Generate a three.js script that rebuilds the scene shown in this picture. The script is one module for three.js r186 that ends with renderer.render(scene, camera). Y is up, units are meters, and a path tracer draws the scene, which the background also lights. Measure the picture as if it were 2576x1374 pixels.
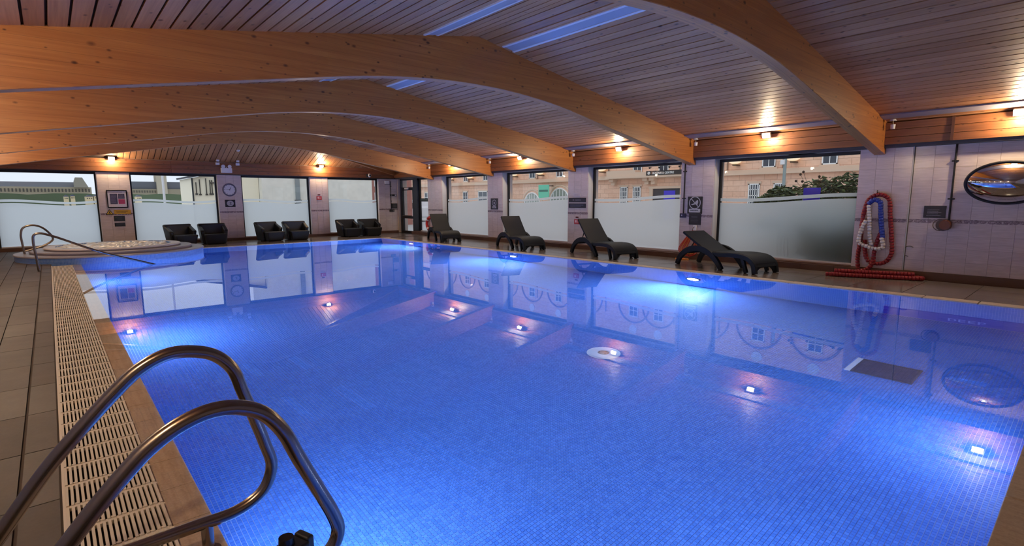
import * as THREE from 'three';
import { mergeGeometries } from 'three/addons/utils/BufferGeometryUtils.js';
import { RoundedBoxGeometry } from 'three/addons/geometries/RoundedBoxGeometry.js';
import { RectAreaLightUniformsLib } from 'three/addons/lights/RectAreaLightUniformsLib.js';

/* ------------------------------------------------------------ camera, sky, exposure */
const scene = new THREE.Scene();
const camera = new THREE.PerspectiveCamera(55.1, 2576 / 1374, 0.05, 2000);
camera.position.set(0, 1.4, 0);
camera.rotation.order = 'YXZ';
camera.rotation.set(THREE.MathUtils.degToRad(-8.0), THREE.MathUtils.degToRad(-41.25), THREE.MathUtils.degToRad(-0.23));
scene.background = new THREE.Color().setRGB(0.84, 0.93, 1.04);       // bright overcast sky
scene.backgroundIntensity = 1.0;
const renderer = new THREE.WebGLRenderer({ antialias: true });
renderer.toneMapping = THREE.LinearToneMapping;
renderer.toneMappingExposure = 1.0;
renderer.shadowMap.enabled = true;
RectAreaLightUniformsLib.init();
const LAMP = { color: 0xffe2b8, power: 4.9 };          // the wall floodlights
const POOL_LAMP = { color: 0xa4caff, nits: 1180 };    // the round lamps under water

/* ------------------------------------------------------------ helpers */
let seed = 20240611;
const rnd = () => { seed |= 0; seed = seed + 0x6D2B79F5 | 0; let t = Math.imul(seed ^ seed >>> 15, 1 | seed); t = t + Math.imul(t ^ t >>> 7, 61 | t) ^ t; return ((t ^ t >>> 14) >>> 0) / 4294967296; };
const rr = (a, b) => a + (b - a) * rnd();
const V = (x, y, z) => new THREE.Vector3(x, y, z);
const lerp = (a, b, t) => a + (b - a) * t;
const taken = new Map();
const numbered = n => { const k = taken.get(n) || 0; taken.set(n, k + 1); return k ? `${n}_${String(k).padStart(3, '0')}` : n; };
const geos = g => { if (!Array.isArray(g)) return g; if (g.length === 1) return g[0]; return mergeGeometries(g.map(q => { q = q.index ? q.toNonIndexed() : q; for (const k of Object.keys(q.attributes)) if (!['position', 'normal', 'uv'].includes(k)) q.deleteAttribute(k); return q; })); };
function part(name, g, m, parent) { const o = new THREE.Mesh(geos(g), m); o.name = name; parent.add(o); return o; }
function tag(o, label, category, group) { o.userData.label = label; o.userData.category = category; if (group) o.userData.group = group; return o; }
function thing(name, label, category, pos = [0, 0, 0], turn = 0, group) { const o = new THREE.Group(); o.name = numbered(name); o.position.set(...pos); o.rotation.y = turn; tag(o, label, category, group); scene.add(o); return o; }
function single(name, g, m, label, category, group) { const o = new THREE.Mesh(geos(g), m); o.name = numbered(name); tag(o, label, category, group); scene.add(o); return o; }
function setting(name, label, category) { const o = new THREE.Group(); o.name = name; o.userData.kind = 'structure'; tag(o, label, category); scene.add(o); return o; }
function copyOf(o, label, pos, turn) { const c = o.clone(); c.name = numbered(o.name.replace(/_\d+$/, '')); c.userData = { ...o.userData }; if (label) c.userData.label = label; c.position.set(...pos); c.rotation.y = turn; scene.add(c); return c; }
const box = (x0, x1, y0, y1, z0, z1) => { const g = new THREE.BoxGeometry(x1 - x0, y1 - y0, z1 - z0); g.translate((x0 + x1) / 2, (y0 + y1) / 2, (z0 + z1) / 2); return muv(g); };
const rbox = (x0, x1, y0, y1, z0, z1, r = 0.01, s = 2) => { const g = new RoundedBoxGeometry(x1 - x0, y1 - y0, z1 - z0, s, r); g.translate((x0 + x1) / 2, (y0 + y1) / 2, (z0 + z1) / 2); return g; };
const cyl = (r0, r1, h, x, y, z, seg = 20, axis = 'y') => { const g = new THREE.CylinderGeometry(r1, r0, h, seg); if (axis === 'x') g.rotateZ(Math.PI / 2); if (axis === 'z') g.rotateX(Math.PI / 2); g.translate(x, y, z); return g; };
const tube = (pts, r, seg = 60, rad = 12, closed = false) => new THREE.TubeGeometry(new THREE.CatmullRomCurve3(pts.map(p => V(...p)), closed, 'centripetal'), seg, r, rad, closed);
// uv in metres from the face direction; `off` slides the pattern so that pieces differ
function muv(g, off = [0, 0], swap = false) {
  g = g.index ? g.toNonIndexed() : g; const p = g.attributes.position, n = p.count, uv = new Float32Array(n * 2); g.computeVertexNormals(); const nn = g.attributes.normal;
  for (let i = 0; i < n; i++) { const ax = Math.abs(nn.getX(i)), ay = Math.abs(nn.getY(i)), az = Math.abs(nn.getZ(i)); let u, v;
    if (ax >= ay && ax >= az) { u = p.getZ(i); v = p.getY(i); } else if (ay >= az) { u = p.getX(i); v = p.getZ(i); } else { u = p.getX(i); v = p.getY(i); }
    uv[2 * i] = (swap ? v : u) + off[0]; uv[2 * i + 1] = (swap ? u : v) + off[1]; }
  g.setAttribute('uv', new THREE.BufferAttribute(uv, 2)); return g;
}
// periodic value noise
const hash = (x, y, s) => { let h = Math.imul(x, 374761393) ^ Math.imul(y, 668265263) ^ Math.imul(s, 974634533); h = Math.imul(h ^ h >>> 13, 1274126177); return ((h ^ h >>> 16) >>> 0) / 4294967296; };
function noise(x, y, px, py, s) { const xi = Math.floor(x), yi = Math.floor(y), fx = x - xi, fy = y - yi, w = t => t * t * (3 - 2 * t), m = (a, b) => ((a % b) + b) % b;
  const a = hash(m(xi, px), m(yi, py), s), b = hash(m(xi + 1, px), m(yi, py), s), c = hash(m(xi, px), m(yi + 1, py), s), d = hash(m(xi + 1, px), m(yi + 1, py), s);
  return lerp(lerp(a, b, w(fx)), lerp(c, d, w(fx)), w(fy)); }
function texture(w, h, repeatX, repeatY, f, srgb = true) { const d = new Uint8Array(w * h * 4);
  for (let j = 0; j < h; j++) for (let i = 0; i < w; i++) { const c = f(i / w, j / h), k = 4 * (j * w + i); d[k] = c[0]; d[k + 1] = c[1]; d[k + 2] = c[2]; d[k + 3] = 255; }
  const t = new THREE.DataTexture(d, w, h); t.magFilter = THREE.LinearFilter; t.minFilter = THREE.LinearMipmapLinearFilter; t.generateMipmaps = true; t.wrapS = t.wrapT = THREE.RepeatWrapping; t.repeat.set(1 / repeatX, 1 / repeatY); if (srgb) t.colorSpace = THREE.SRGBColorSpace; t.needsUpdate = true; return t; }
const mix3 = (a, b, t) => a.map((v, i) => v + (b[i] - v) * t);
const clamp = (v, a = 0, b = 1) => Math.min(b, Math.max(a, v));
const M = (color, roughness = 0.6, metalness = 0, extra = {}) => new THREE.MeshStandardMaterial({ color, roughness, metalness, ...extra });

/* ------------------------------------------------------------ procedural surfaces */
function woodTex(wm, hm, pale, dark, s, knots, laminate) {
  const W = 1024, H = 512, ks = []; for (let i = 0; i < knots; i++) ks.push([hash(i, 1, s), hash(i, 2, s), 0.004 + 0.008 * hash(i, 3, s), 0.5 + 0.5 * hash(i, 4, s)]);
  return texture(W, H, wm, hm, (u, v) => {
    const n1 = noise(u * 6, v * 60, 6, 60, s), n2 = noise(u * 20, v * 240, 20, 240, s + 1), n3 = noise(u * 3, v * 5, 3, 5, s + 2);
    let t = 0.45 * n1 + 0.25 * n2 + 0.3 * n3; let c = mix3(pale, dark, t);
    if (laminate) { const l = v * hm / laminate, f = l - Math.floor(l), tone = hash(Math.floor(l), Math.floor(u * 2.0), s + 7); c = mix3(c, dark, 0.25 * tone); if (f < 0.03) c = mix3(c, [60, 30, 12], 0.35); }
    for (const k of ks) { let du = Math.abs(u - k[0]); du = Math.min(du, 1 - du) * wm; let dv = Math.abs(v - k[1]); dv = Math.min(dv, 1 - dv) * hm; const r = Math.hypot(du * 0.6, dv) / k[2]; if (r < 2.2) c = mix3(c, [58, 26, 10], k[3] * clamp(1.3 - r * 0.6) * 0.85); }
    return c;
  });
}
const beamTex = woodTex(4.0, 1.3, [206, 140, 72], [158, 92, 40], 11, 64, 0.09);
const plankTexA = woodTex(3.2, 0.8, [206, 150, 102], [158, 108, 68], 21, 26, 0);
const plankTexB = woodTex(3.2, 0.8, [194, 136, 90], [144, 96, 60], 31, 26, 0);
const plankTexC = woodTex(3.2, 0.8, [216, 160, 112], [170, 116, 76], 41, 20, 0);
const fasciaTex = woodTex(3.2, 0.8, [158, 100, 56], [110, 64, 32], 51, 24, 0);
const wood = t => new THREE.MeshPhysicalMaterial({ map: t, roughness: 0.5, clearcoat: 0.25, clearcoatRoughness: 0.35 });
const beamMat = wood(beamTex), fasciaMat = wood(fasciaTex), plankMats = [wood(plankTexA), wood(plankTexB), wood(plankTexC)];
const tileTex = [0, 1, 2].map(k => texture(256, 256, 0.6, 0.42, (u, v) => { const a = noise(u * 5, v * 46, 5, 46, 60 + k), b = noise(u * 18, v * 120, 18, 120, 70 + k), c = noise(u * 3, v * 4, 3, 4, 80 + k), t = 0.5 * a + 0.2 * b + 0.3 * c; return mix3([222, 209, 205], [190, 175, 172], t); }));
const wallTileMats = tileTex.map(t => M(0xffffff, 0.16, 0, { map: t }));
const groutMat = M(0xbdb0aa, 0.8);
const stripTex = texture(512, 64, 0.48, 0.06, (u, v) => { const a = noise(u * 26, v * 4, 26, 4, 91), b = noise(u * 60, v * 8, 60, 8, 92), e = v < 0.1 || v > 0.9 ? 1 : 0; return e ? [120, 104, 108] : mix3([200, 186, 184], [92, 72, 82], clamp((a * 0.7 + b * 0.5 - 0.3) * 1.5)); });
const stripMat = M(0xffffff, 0.3, 0, { map: stripTex });
const deckTexs = [0, 1, 2].map(k => texture(256, 256, 0.8, 0.8, (u, v) => { const a = noise(u * 9, v * 9, 9, 9, 100 + k), b = noise(u * 70, v * 70, 70, 70, 110 + k), c = noise(u * 3, v * 3, 3, 3, 120 + k); return mix3([132, 124, 122], [106, 98, 97], 0.35 * a + 0.3 * b + 0.35 * c); }));
const deckMats = deckTexs.map((t, i) => M(0xffffff, [0.2, 0.24, 0.17][i], 0, { map: t }));
const dryTexs = [0, 1, 2].map(k => texture(256, 256, 0.8, 0.8, (u, v) => { const a = noise(u * 9, v * 9, 9, 9, 100 + k), b = noise(u * 70, v * 70, 70, 70, 110 + k), c = noise(u * 3, v * 3, 3, 3, 120 + k); return mix3([92, 84, 82], [74, 67, 66], 0.35 * a + 0.3 * b + 0.35 * c); }));
const dryMats = dryTexs.map((t, i) => new THREE.MeshPhysicalMaterial({ map: t, roughness: [0.55, 0.58, 0.52][i], specularIntensity: 0.45 }));
const deckGrout = M(0x4d4340, 0.9);
const tanTex = texture(256, 256, 0.4, 0.4, (u, v) => { const a = noise(u * 30, v * 4, 30, 4, 130), b = noise(u * 60, v * 60, 60, 60, 131); return mix3([196, 172, 146], [162, 138, 112], 0.5 * a + 0.5 * b); });
const tanMat = M(0xffffff, 0.5, 0, { map: tanTex });
const copingTex = texture(256, 256, 0.6, 0.6, (u, v) => { const a = noise(u * 8, v * 8, 8, 8, 140), b = noise(u * 50, v * 50, 50, 50, 141); return mix3([226, 213, 198], [196, 180, 164], 0.5 * a + 0.5 * b); });
const copingMat = M(0xffffff, 0.5, 0, { map: copingTex });
const TP = 0.0292;                                    // mosaic pitch
const mosaicTex = texture(512, 512, TP * 32, TP * 32, (u, v) => { const x = u * 32, y = v * 32, i = Math.floor(x), j = Math.floor(y), fx = x - i, fy = y - j; if (fx < 0.1 || fy < 0.1) return [176, 198, 236]; const k = hash(i, j, 150); return mix3([82, 130, 214], [98, 148, 228], k); });
const mosaicMat = M(0xffffff, 0.35, 0, { map: mosaicTex });
const frameMat = M(0x1b1d22, 0.45, 0.3), jambMat = M(0x6d7783, 0.5, 0.1), skirtMat = M(0x5d3b2a, 0.45), whiteTrim = M(0xd9d6dc, 0.5), plaster = M(0xcfc8c4, 0.85);
const steel = new THREE.MeshPhysicalMaterial({ color: 0x938a80, metalness: 1, roughness: 0.22 });
const darkSteel = M(0x6f6a66, 0.3, 0.9), black = M(0x14151a, 0.5), blackGloss = M(0x111216, 0.25), white = M(0xe9e9ec, 0.5), red = M(0xb3262b, 0.5);
const glass = new THREE.MeshPhysicalMaterial({ color: 0xffffff, transmission: 1, thickness: 0, roughness: 0, ior: 1.5 });
const frost = new THREE.MeshPhysicalMaterial({ color: 0xe4eaee, transmission: 1, thickness: 0, roughness: 0.97, ior: 1.3 });
const glow = (hex, k) => new THREE.MeshStandardMaterial({ color: 0xffffff, emissive: hex, emissiveIntensity: k, roughness: 0.4 });

/* ------------------------------------------------------------ room dimensions (metres) */
const XR = 11.27, XG = 11.5, ZB = -20.31, ZG = -20.44, XL = -1.27, ZN = 2.6, HEAD = 2.27, SILL = 0.13;
const RIDGE = 5.0, APEX = 3.78, SLOPE = 0.172, EAVE = 2.7;
const PX0 = 0.428, PX1 = 9.21, PZ0 = -0.2, PZ1 = -17.86, DEPTH = 1.5, LEDGE = 0.278, WATER = -0.012;
const BEAMS = [0, 1, 2, 3, 4].map(i => -2.85 - 3.66 * i);
const roofY = x => APEX - SLOPE * Math.abs(x - RIDGE);
const HIPM = (APEX - EAVE) / (BEAMS[4] - ZB);                       // the end bay slopes down to the far wall
const hipZ = x => ZB + Math.max(0, roofY(x) - EAVE) / HIPM;

/* ------------------------------------------------------------ floor and deck */
const floor = setting('floor', 'brown grey tiled deck around the swimming pool', 'floor');
part('screed', [box(XL - 0.3, -0.09, -0.3, -0.012, ZB - 0.3, ZN + 0.3), box(PX1 + 0.02, XR + 0.45, -0.3, -0.012, ZB - 0.3, ZN + 0.3), box(-0.09, PX1 + 0.02, -0.3, -0.012, ZB - 0.3, PZ1 - 0.02), box(-0.09, PX1 + 0.02, -0.3, -0.012, PZ0 + 0.02, ZN + 0.3)], deckGrout, floor);
function pave(x0, x1, nx, z0, z1, nz, gap = 0.008, mats = deckMats) {
  const w = (x1 - x0) / nx, d = (z1 - z0) / nz, variants = [0, 1, 2].map(k => muv(new THREE.BoxGeometry(w - gap, 0.014, d - gap), [k * 0.31, k * 0.17]));
  for (let i = 0; i < nx; i++) for (let j = 0; j < nz; j++) { const k = Math.floor(rnd() * 3), o = part('floor_tile', variants[k], mats[Math.floor(rnd() * 3)], floor); o.position.set(x0 + (i + 0.5) * w, -0.0065 + rr(-0.0007, 0.0007), z0 + (j + 0.5) * d); }
}
pave(-0.236, -0.088, 1, -20.28, 2.55, 32, 0.008, dryMats); pave(-1.226, -0.244, 4, -20.28, 2.55, 32, 0.008, dryMats);
pave(9.435, 11.16, 3, -17.72, 2.35, 28); pave(-0.09, 11.16, 14, -20.28, -18.0, 4);
part('near_deck', box(-0.085, 9.36, -0.013, 0, PZ0 + 0.42, 2.55), deckMats[0], floor);
const coping = setting('trim_1', 'pale stone coping slabs along the pool edge', 'coping');
{ const g = muv(new RoundedBoxGeometry(0.225, 0.05, 0.59, 2, 0.008)), gb = muv(new RoundedBoxGeometry(0.59, 0.05, 0.13, 2, 0.008));
  for (let z = PZ1 + 0.3; z < PZ0; z += 0.6) { const o = part('coping_slab', g, copingMat, coping); o.position.set(PX1 + 0.105, -0.0245, z); }
  for (let x = 3.3; x < PX1 + 0.1; x += 0.6) { const o = part('coping_slab', gb, copingMat, coping); o.position.set(x, -0.0245, PZ1 - 0.06); }
  const gn = muv(new RoundedBoxGeometry(0.59, 0.05, 0.14, 2, 0.006));
  for (let x = LEDGE + 0.3; x < PX1 + 0.1; x += 0.6) for (let k = 0; k < 3; k++) { const o = part('coping_slab', gn, tanMat, coping); o.position.set(x, -0.0245, PZ0 + 0.072 + k * 0.146); } }
const ledge = setting('trim_2', 'tan tiled ledge under a film of water beside the grating', 'pool ledge');
{ const gl = muv(new THREE.BoxGeometry(PX0 - LEDGE, 0.12, 0.352)); for (let z = PZ1 + 0.18; z < PZ0 - 0.1; z += 0.355) part('ledge_tile', gl, tanMat, ledge).position.set((PX0 + LEDGE) / 2 - 0.002, -0.077, z); part('bed', box(LEDGE - 0.02, PX0 - 0.002, -0.3, -0.1, PZ1, PZ0), tanMat, ledge); }

/* ------------------------------------------------------------ pool basin */
const basin = setting('wall_pool', 'blue mosaic basin of the swimming pool', 'pool');
part('basin_wall', box(PX0 - 0.1, PX0, -DEPTH - 0.05, -0.152, PZ1 - 0.1, PZ0 + 0.1), mosaicMat, basin);
part('basin_wall', box(PX1, PX1 + 0.1, -DEPTH - 0.05, -0.05, PZ1 - 0.1, PZ0 + 0.1), mosaicMat, basin);
part('basin_wall', box(PX0 - 0.1, PX1 + 0.1, -DEPTH - 0.05, -0.05, PZ1 - 0.1, PZ1), mosaicMat, basin);
part('basin_wall', box(PX0 - 0.1, PX1 + 0.1, -DEPTH - 0.05, -0.05, PZ0, PZ0 + 0.1), mosaicMat, basin);
part('basin_floor', box(PX0 - 0.1, PX1 + 0.1, -DEPTH - 0.2, -DEPTH, PZ1 - 0.1, PZ0 + 0.1), M(0xdbe5fa, 0.7), basin);
{ // every mosaic piece of the floor; the 300 that show largest stand on their own
  const nx = Math.floor((PX1 - PX0) / TP), nz = Math.floor((PZ0 - PZ1) / TP), tg = new THREE.BoxGeometry(TP * 0.85, 0.006, TP * 0.85), shades = [];
  for (let k = 0; k < 6; k++) shades.push(M(new THREE.Color().setRGB(...mix3([0.085, 0.24, 0.68], [0.125, 0.31, 0.78], k / 5)), 0.35));
  const inst = new THREE.InstancedMesh(tg, M(0xffffff, 0.35), nx * nz), m = new THREE.Matrix4(), c = new THREE.Color(); let n = 0;
  const near = (i, j) => { const x = PX0 + (i + 0.5) * TP, z = PZ0 - (j + 0.5) * TP; return x > 0.62 && x < 0.62 + TP * 20 && z < -3.05 && z > -3.05 - TP * 15; };
  for (let i = 0; i < nx; i++) for (let j = 0; j < nz; j++) { const x = PX0 + (i + 0.5) * TP, z = PZ0 - (j + 0.5) * TP, t = hash(i, j, 160);
    if (near(i, j)) { part('mosaic_tile', tg, shades[Math.floor(t * 6)], basin).position.set(x, -DEPTH + 0.003, z); continue; }
    m.makeTranslation(x, -DEPTH + 0.003, z); inst.setMatrixAt(n, m); const q = mix3([0.085, 0.24, 0.68], [0.125, 0.31, 0.78], Math.floor(t * 6) / 5); c.setRGB(...q); inst.setColorAt(n, c); n++; }
  inst.count = n; inst.name = 'mosaic_floor'; inst.userData.kind = 'stuff'; basin.add(inst);
}
{ const deep = M(0x2b4fc0, 0.4), lt = M(0x9db8f4, 0.4), L = (s, x, z, y, h) => { const cv = document.createElement('canvas'); cv.width = 512; cv.height = 128; const c = cv.getContext('2d'); c.fillStyle = '#2b4fc0'; c.fillRect(0, 0, 512, 128); c.fillStyle = '#a9c0f6'; c.font = 'bold 110px monospace'; c.textAlign = 'center'; c.textBaseline = 'middle'; c.fillText(s, 256, 68); const t = new THREE.CanvasTexture(cv); t.colorSpace = THREE.SRGBColorSpace; return t; };
  part('depth_band', box(PX1 - 0.012, PX1 + 0.002, -1.48, -0.98, -2.1, PZ0), deep, basin);
  const g = new THREE.PlaneGeometry(0.8, 0.24); g.rotateY(-Math.PI / 2); const o = part('depth_marking', g, M(0xffffff, 0.4, 0, { map: L('DEEP') }), basin); o.position.set(PX1 - 0.0135, -1.3, -1.15); void lt; }
// water: a closed body in the basin and the thin sheet that runs over the ledge to the grating
{ const t = thing('pool_water', 'still clear water filling the blue mosaic swimming pool', 'water'); t.userData.kind = 'stuff';
  part('water_body', box(PX0 - 0.003, PX1 + 0.004, -DEPTH - 0.03, WATER, PZ1 - 0.004, PZ0 + 0.004), new THREE.MeshPhysicalMaterial({ color: 0xffffff, transmission: 1, thickness: 1, roughness: 0, ior: 1.333 }), t);
  const g = new THREE.PlaneGeometry(PX0 - LEDGE - 0.003 + 0.006, PZ0 - PZ1); g.rotateX(-Math.PI / 2); g.translate((PX0 - 0.003 + LEDGE - 0.006) / 2, WATER, (PZ0 + PZ1) / 2); part('water_film', g, new THREE.MeshPhysicalMaterial({ color: 0xffffff, transmission: 1, thickness: 0, roughness: 0, ior: 1.333 }), t); }

/* pool lamps under water */
function poolLamp(x, z, dir, label, k = 1) {
  const t = thing('underwater_lamp', label, 'pool light', [x, -0.8, z], Math.atan2(dir[0], dir[1]), 'lamps in the pool walls');
  const ring = new THREE.TorusGeometry(0.14, 0.018, 10, 32); ring.translate(0, 0, 0.012); part('rim', ring, darkSteel, t);
  const d = new THREE.CircleGeometry(0.13, 32); d.translate(0, 0, 0.014); part('lens', d, glow(0xdfe8ff, 14), t);
  const l = new THREE.RectAreaLight(POOL_LAMP.color, POOL_LAMP.nits * k * 2.25, 0.16, 0.16); l.position.set(x + dir[0] * 0.03, -0.8, z + dir[1] * 0.03); l.lookAt(x + dir[0], -0.85, z + dir[1]); scene.add(l);
}
const lampZ = [-5.2, -10.44, -15.69], lampWhere = ['nearest the lane rope', 'between the second and third sun lounger', 'below the farthest sun lounger'];
lampZ.forEach((z, i) => poolLamp(PX1 - 0.001, z, [-1, 0], `round underwater lamp in the pool wall ${lampWhere[i]}`));
[-2.6, -7.82, -13.07].forEach((z, i) => poolLamp(PX0 + 0.001, z, [1, 0], `round underwater lamp below the tan ledge ${['close to the grab rails', 'halfway to the spa', 'just before the spa'][i]}`, 0.32));
[2.6, 5.2].forEach((x, i) => poolLamp(x, PZ0 - 0.001, [0, -1], `added unseen underwater fill lamp in the near pool end wall ${['toward the ledge', 'toward the mirror wall'][i]}`, 0.13));  // weak unseen lamps, added to lift the dim near end of the pool

/* floor fittings in the pool */
{ const t = thing('floor_inlet', 'round white plate with a grey centre on the pool floor', 'pool fitting', [4.93, -DEPTH + 0.006, -3.93]);
  const pts = [[0.07, 0], [0.2, 0], [0.205, 0.008], [0.1, 0.022], [0.07, 0.02]].map(p => new THREE.Vector2(...p)); part('plate', new THREE.LatheGeometry(pts, 48), M(0xdfe6ee, 0.4), t);
  part('centre_cap', cyl(0.075, 0.065, 0.02, 0, 0.012, 0, 32), M(0x8a8f8c, 0.4), t); for (let k = 0; k < 3; k++) part('screw', cyl(0.009, 0.009, 0.006, 0.05 * Math.cos(k * 2.1), 0.024, 0.05 * Math.sin(k * 2.1), 10), darkSteel, t); }
{ const t = thing('drain_grille', 'dark rectangular drain grille on the pool floor', 'drain', [6.57, -DEPTH + 0.006, -1.42]);
  part('frame', [box(-0.24, 0.24, 0, 0.016, -0.27, -0.25), box(-0.24, 0.24, 0, 0.016, 0.25, 0.27), box(-0.24, -0.22, 0, 0.016, -0.25, 0.25), box(0.22, 0.24, 0, 0.016, -0.25, 0.25)], M(0x3d4a63, 0.4), t);
  part('pan', box(-0.22, 0.22, 0, 0.003, -0.25, 0.25), M(0x1a2236, 0.8), t);
  const bg = box(-0.005, 0.005, 0.003, 0.014, -0.25, 0.25); for (let k = 0; k < 20; k++) part('bar', bg, M(0x3e4c72, 0.5), t).position.x = -0.2 + k * 0.021;
  const cg = box(-0.22, 0.22, 0.002, 0.01, -0.004, 0.004); for (let k = 0; k < 9; k++) part('cross_bar', cg, M(0x3e4c72, 0.5), t).position.z = -0.2 + k * 0.05;
  part('edge_lip', box(-0.24, 0.24, 0.002, 0.02, -0.33, -0.275), white, t); }

/* ------------------------------------------------------------ overflow grating */
{ const t = thing('overflow_grating', 'white slotted overflow grating running along the pool ledge', 'grating');
  const X0 = -0.08, X1 = 0.272, n = 18, pitch = (X1 - X0) / n, row = 0.241, wm = M(0xd8cdbf, 0.55), Z0 = -1.6, rows = Math.floor((15.15 + Z0) / row) + 0;
  part('channel', [box(X0 - 0.012, X1 + 0.006, -0.16, -0.15, -17.8, PZ0), box(X0 - 0.012, X0 - 0.004, -0.15, -0.001, -17.8, PZ0), box(X1 + 0.0005, X1 + 0.0055, -0.15, -0.03, -17.8, PZ0)], M(0x3a2f29, 0.9), t);
  const rail = [box(X0 - 0.003, X0 + 0.009, -0.03, 0.002, -15.2, PZ0)]; part('edge_rail', rail, wm, t);
  const bar = muv(new THREE.BoxGeometry(pitch * 0.58, 0.022, row - 0.012)), cross = muv(new THREE.BoxGeometry(X1 - X0 - 0.008, 0.016, 0.026)), nub = muv(new THREE.BoxGeometry(pitch * 0.9, 0.018, 0.012));
  for (let r = 0; r < rows; r++) { const z = Z0 - (r + 0.5) * row, g = new THREE.Group(); g.name = 'grating_row'; g.position.set(0, 0, z); t.add(g);
    part('cross_bar', cross, wm, g).position.set((X0 + X1) / 2, -0.012, -row / 2);
    if (r < 14) { for (let k = 0; k < n; k++) part('bar', bar, wm, g).position.set(X0 + (k + 0.5) * pitch + 0.004, -0.01, 0); for (let k = 0; k < n; k += 1) part('clip', nub, wm, g).position.set(X0 + (k + 0.5) * pitch + 0.004 + (k % 2 ? 0.003 : -0.003), -0.009, -row / 2 + (k % 2 ? 0.016 : -0.016)); }
    else { const bs = []; for (let k = 0; k < n; k++) { const b = bar.clone(); b.translate(X0 + (k + 0.5) * pitch + 0.004, -0.01, 0); bs.push(b); } part('bars', bs, wm, g); } }
}

/* ------------------------------------------------------------ grab rails in front */
function rail(name, label, pts, r, z, posts, seg = 140) { const t = thing(name, label, 'handrail', [0, 0, z], 0); part('tube', tube(pts.map(p => [p[0], p[1], 0]), r, seg, 20), steel, t); for (const [x, y0, y1] of posts) { part('post', cyl(r * 0.92, r * 0.92, y1 - y0, x, (y0 + y1) / 2, 0, 20), steel, t); part('flange', cyl(0.05, 0.045, 0.014, x, y0 + 0.007, 0, 24), steel, t); } return t; }
const A = [[-0.47, 0], [-0.35, 0.15], [-0.22, 0.32], [-0.08, 0.51], [0.01, 0.61], [0.11, 0.715], [0.19, 0.785], [0.28, 0.825], [0.36, 0.822], [0.44, 0.79], [0.5, 0.72], [0.53, 0.62], [0.565, 0.5], [0.6, 0.37], [0.622, 0.26], [0.59, 0.17], [0.54, 0.13], [0.46, 0.105], [0.33, 0.105], [0.2, 0.105], [0.0, 0.105], [-0.25, 0.105], [-0.375, 0.11]];
rail('grab_rail', 'curved steel grab rail over the grating, the one farther along the ledge', A, 0.0245, -2.3, [[0.36, -0.03, 0.1], [-0.18, 0.0, 0.1]]);
const B = [[-0.45, 0], [-0.33, 0.16], [-0.2, 0.32], [-0.05, 0.49], [0.01, 0.56], [0.08, 0.635], [0.15, 0.7], [0.23, 0.745], [0.31, 0.765], [0.39, 0.755], [0.46, 0.715], [0.515, 0.64], [0.56, 0.53], [0.62, 0.39], [0.67, 0.27], [0.684, 0.205], [0.655, 0.145], [0.58, 0.11], [0.46, 0.1], [0.3, 0.1], [0.0, 0.1], [-0.25, 0.1], [-0.365, 0.105]];
rail('grab_rail', 'curved steel grab rail over the grating, the one with the black clamp beside it', B, 0.0245, -1.75, [[0.36, -0.03, 0.1], [-0.18, 0.0, 0.1]]);
{ const t = thing('rail_clamp', 'black plastic clamp with a round knob beside the grab rail at the water edge', 'clamp', [0.57, 0.07, -1.95], 0.35);
  part('body', rbox(-0.075, 0.06, -0.07, 0.02, -0.05, 0.05, 0.012), black, t); part('knob', cyl(0.03, 0.027, 0.035, -0.005, 0.037, -0.01, 24), blackGloss, t); part('jaw', rbox(0.05, 0.085, -0.05, 0.03, -0.04, 0.04, 0.01), black, t); part('bracket', rbox(-0.15, -0.07, -0.07, -0.01, -0.03, 0.03, 0.008), black, t); part('stem', cyl(0.02, 0.02, 0.16, -0.11, -0.1, 0, 16), darkSteel, t); }

/* ------------------------------------------------------------ walls */
const wallRight = setting('wall_right', 'pale glossy tiled pillars and wall along the street side', 'wall');
const wallBack = setting('wall_back', 'pale tiled pillars between the windows of the far wall', 'wall');
const TW = 0.272, TH = 0.21;
const tileG = new Map();
function tileFace(parent, axis, at, a0, a1, y0, y1, sign) {             // tiles on a face across `axis`; sign = way the face looks
  const n = Math.max(1, Math.round((a1 - a0) / TW)), m = Math.max(1, Math.round((y1 - y0) / TH)), w = (a1 - a0) / n, h = (y1 - y0) / m, key = `${axis}${w.toFixed(3)}${h.toFixed(3)}`;
  if (!tileG.has(key)) tileG.set(key, [0, 1, 2].map(k => { const g = axis === 'x' ? new THREE.BoxGeometry(0.012, h - 0.003, w - 0.003) : new THREE.BoxGeometry(w - 0.003, h - 0.003, 0.012); return muv(g, [k * 0.23, k * 0.11]); }));
  for (let i = 0; i < n; i++) for (let j = 0; j < m; j++) { const k = Math.floor(rnd() * 3), o = part('tile', tileG.get(key)[k], wallTileMats[Math.floor(rnd() * 3)], parent), a = a0 + (i + 0.5) * w, y = y0 + (j + 0.5) * h, p = at + sign * 0.004; if (axis === 'x') o.position.set(p, y, a); else o.position.set(a, y, p); const e = 0.0035; if (axis === 'x') o.rotation.set(0, rr(-e, e), rr(-e, e)); else o.rotation.set(rr(-e, e), rr(-e, e), 0); }
}
const STRIP = [0.975, 1.035];
function pillarX(z0, z1, x = XR, side = true, top = 2.34) {             // pillar on the street side
  part('pillar', box(x, XG + 0.2, 0, top, z0, z1), groutMat, wallRight);
  tileFace(wallRight, 'x', x, z0, z1, SILL - 0.02, STRIP[0], -1); tileFace(wallRight, 'x', x, z0, z1, STRIP[1], top, -1);
  part('border_strip', box(x - 0.012, x + 0.01, STRIP[0], STRIP[1], z0, z1), stripMat, wallRight);
  if (side) { part('reveal', box(x + 0.002, XG - 0.03, 0, top, z1, z1 + 0.012), M(0xb9bcc4, 0.3), wallRight); }
}
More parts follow.
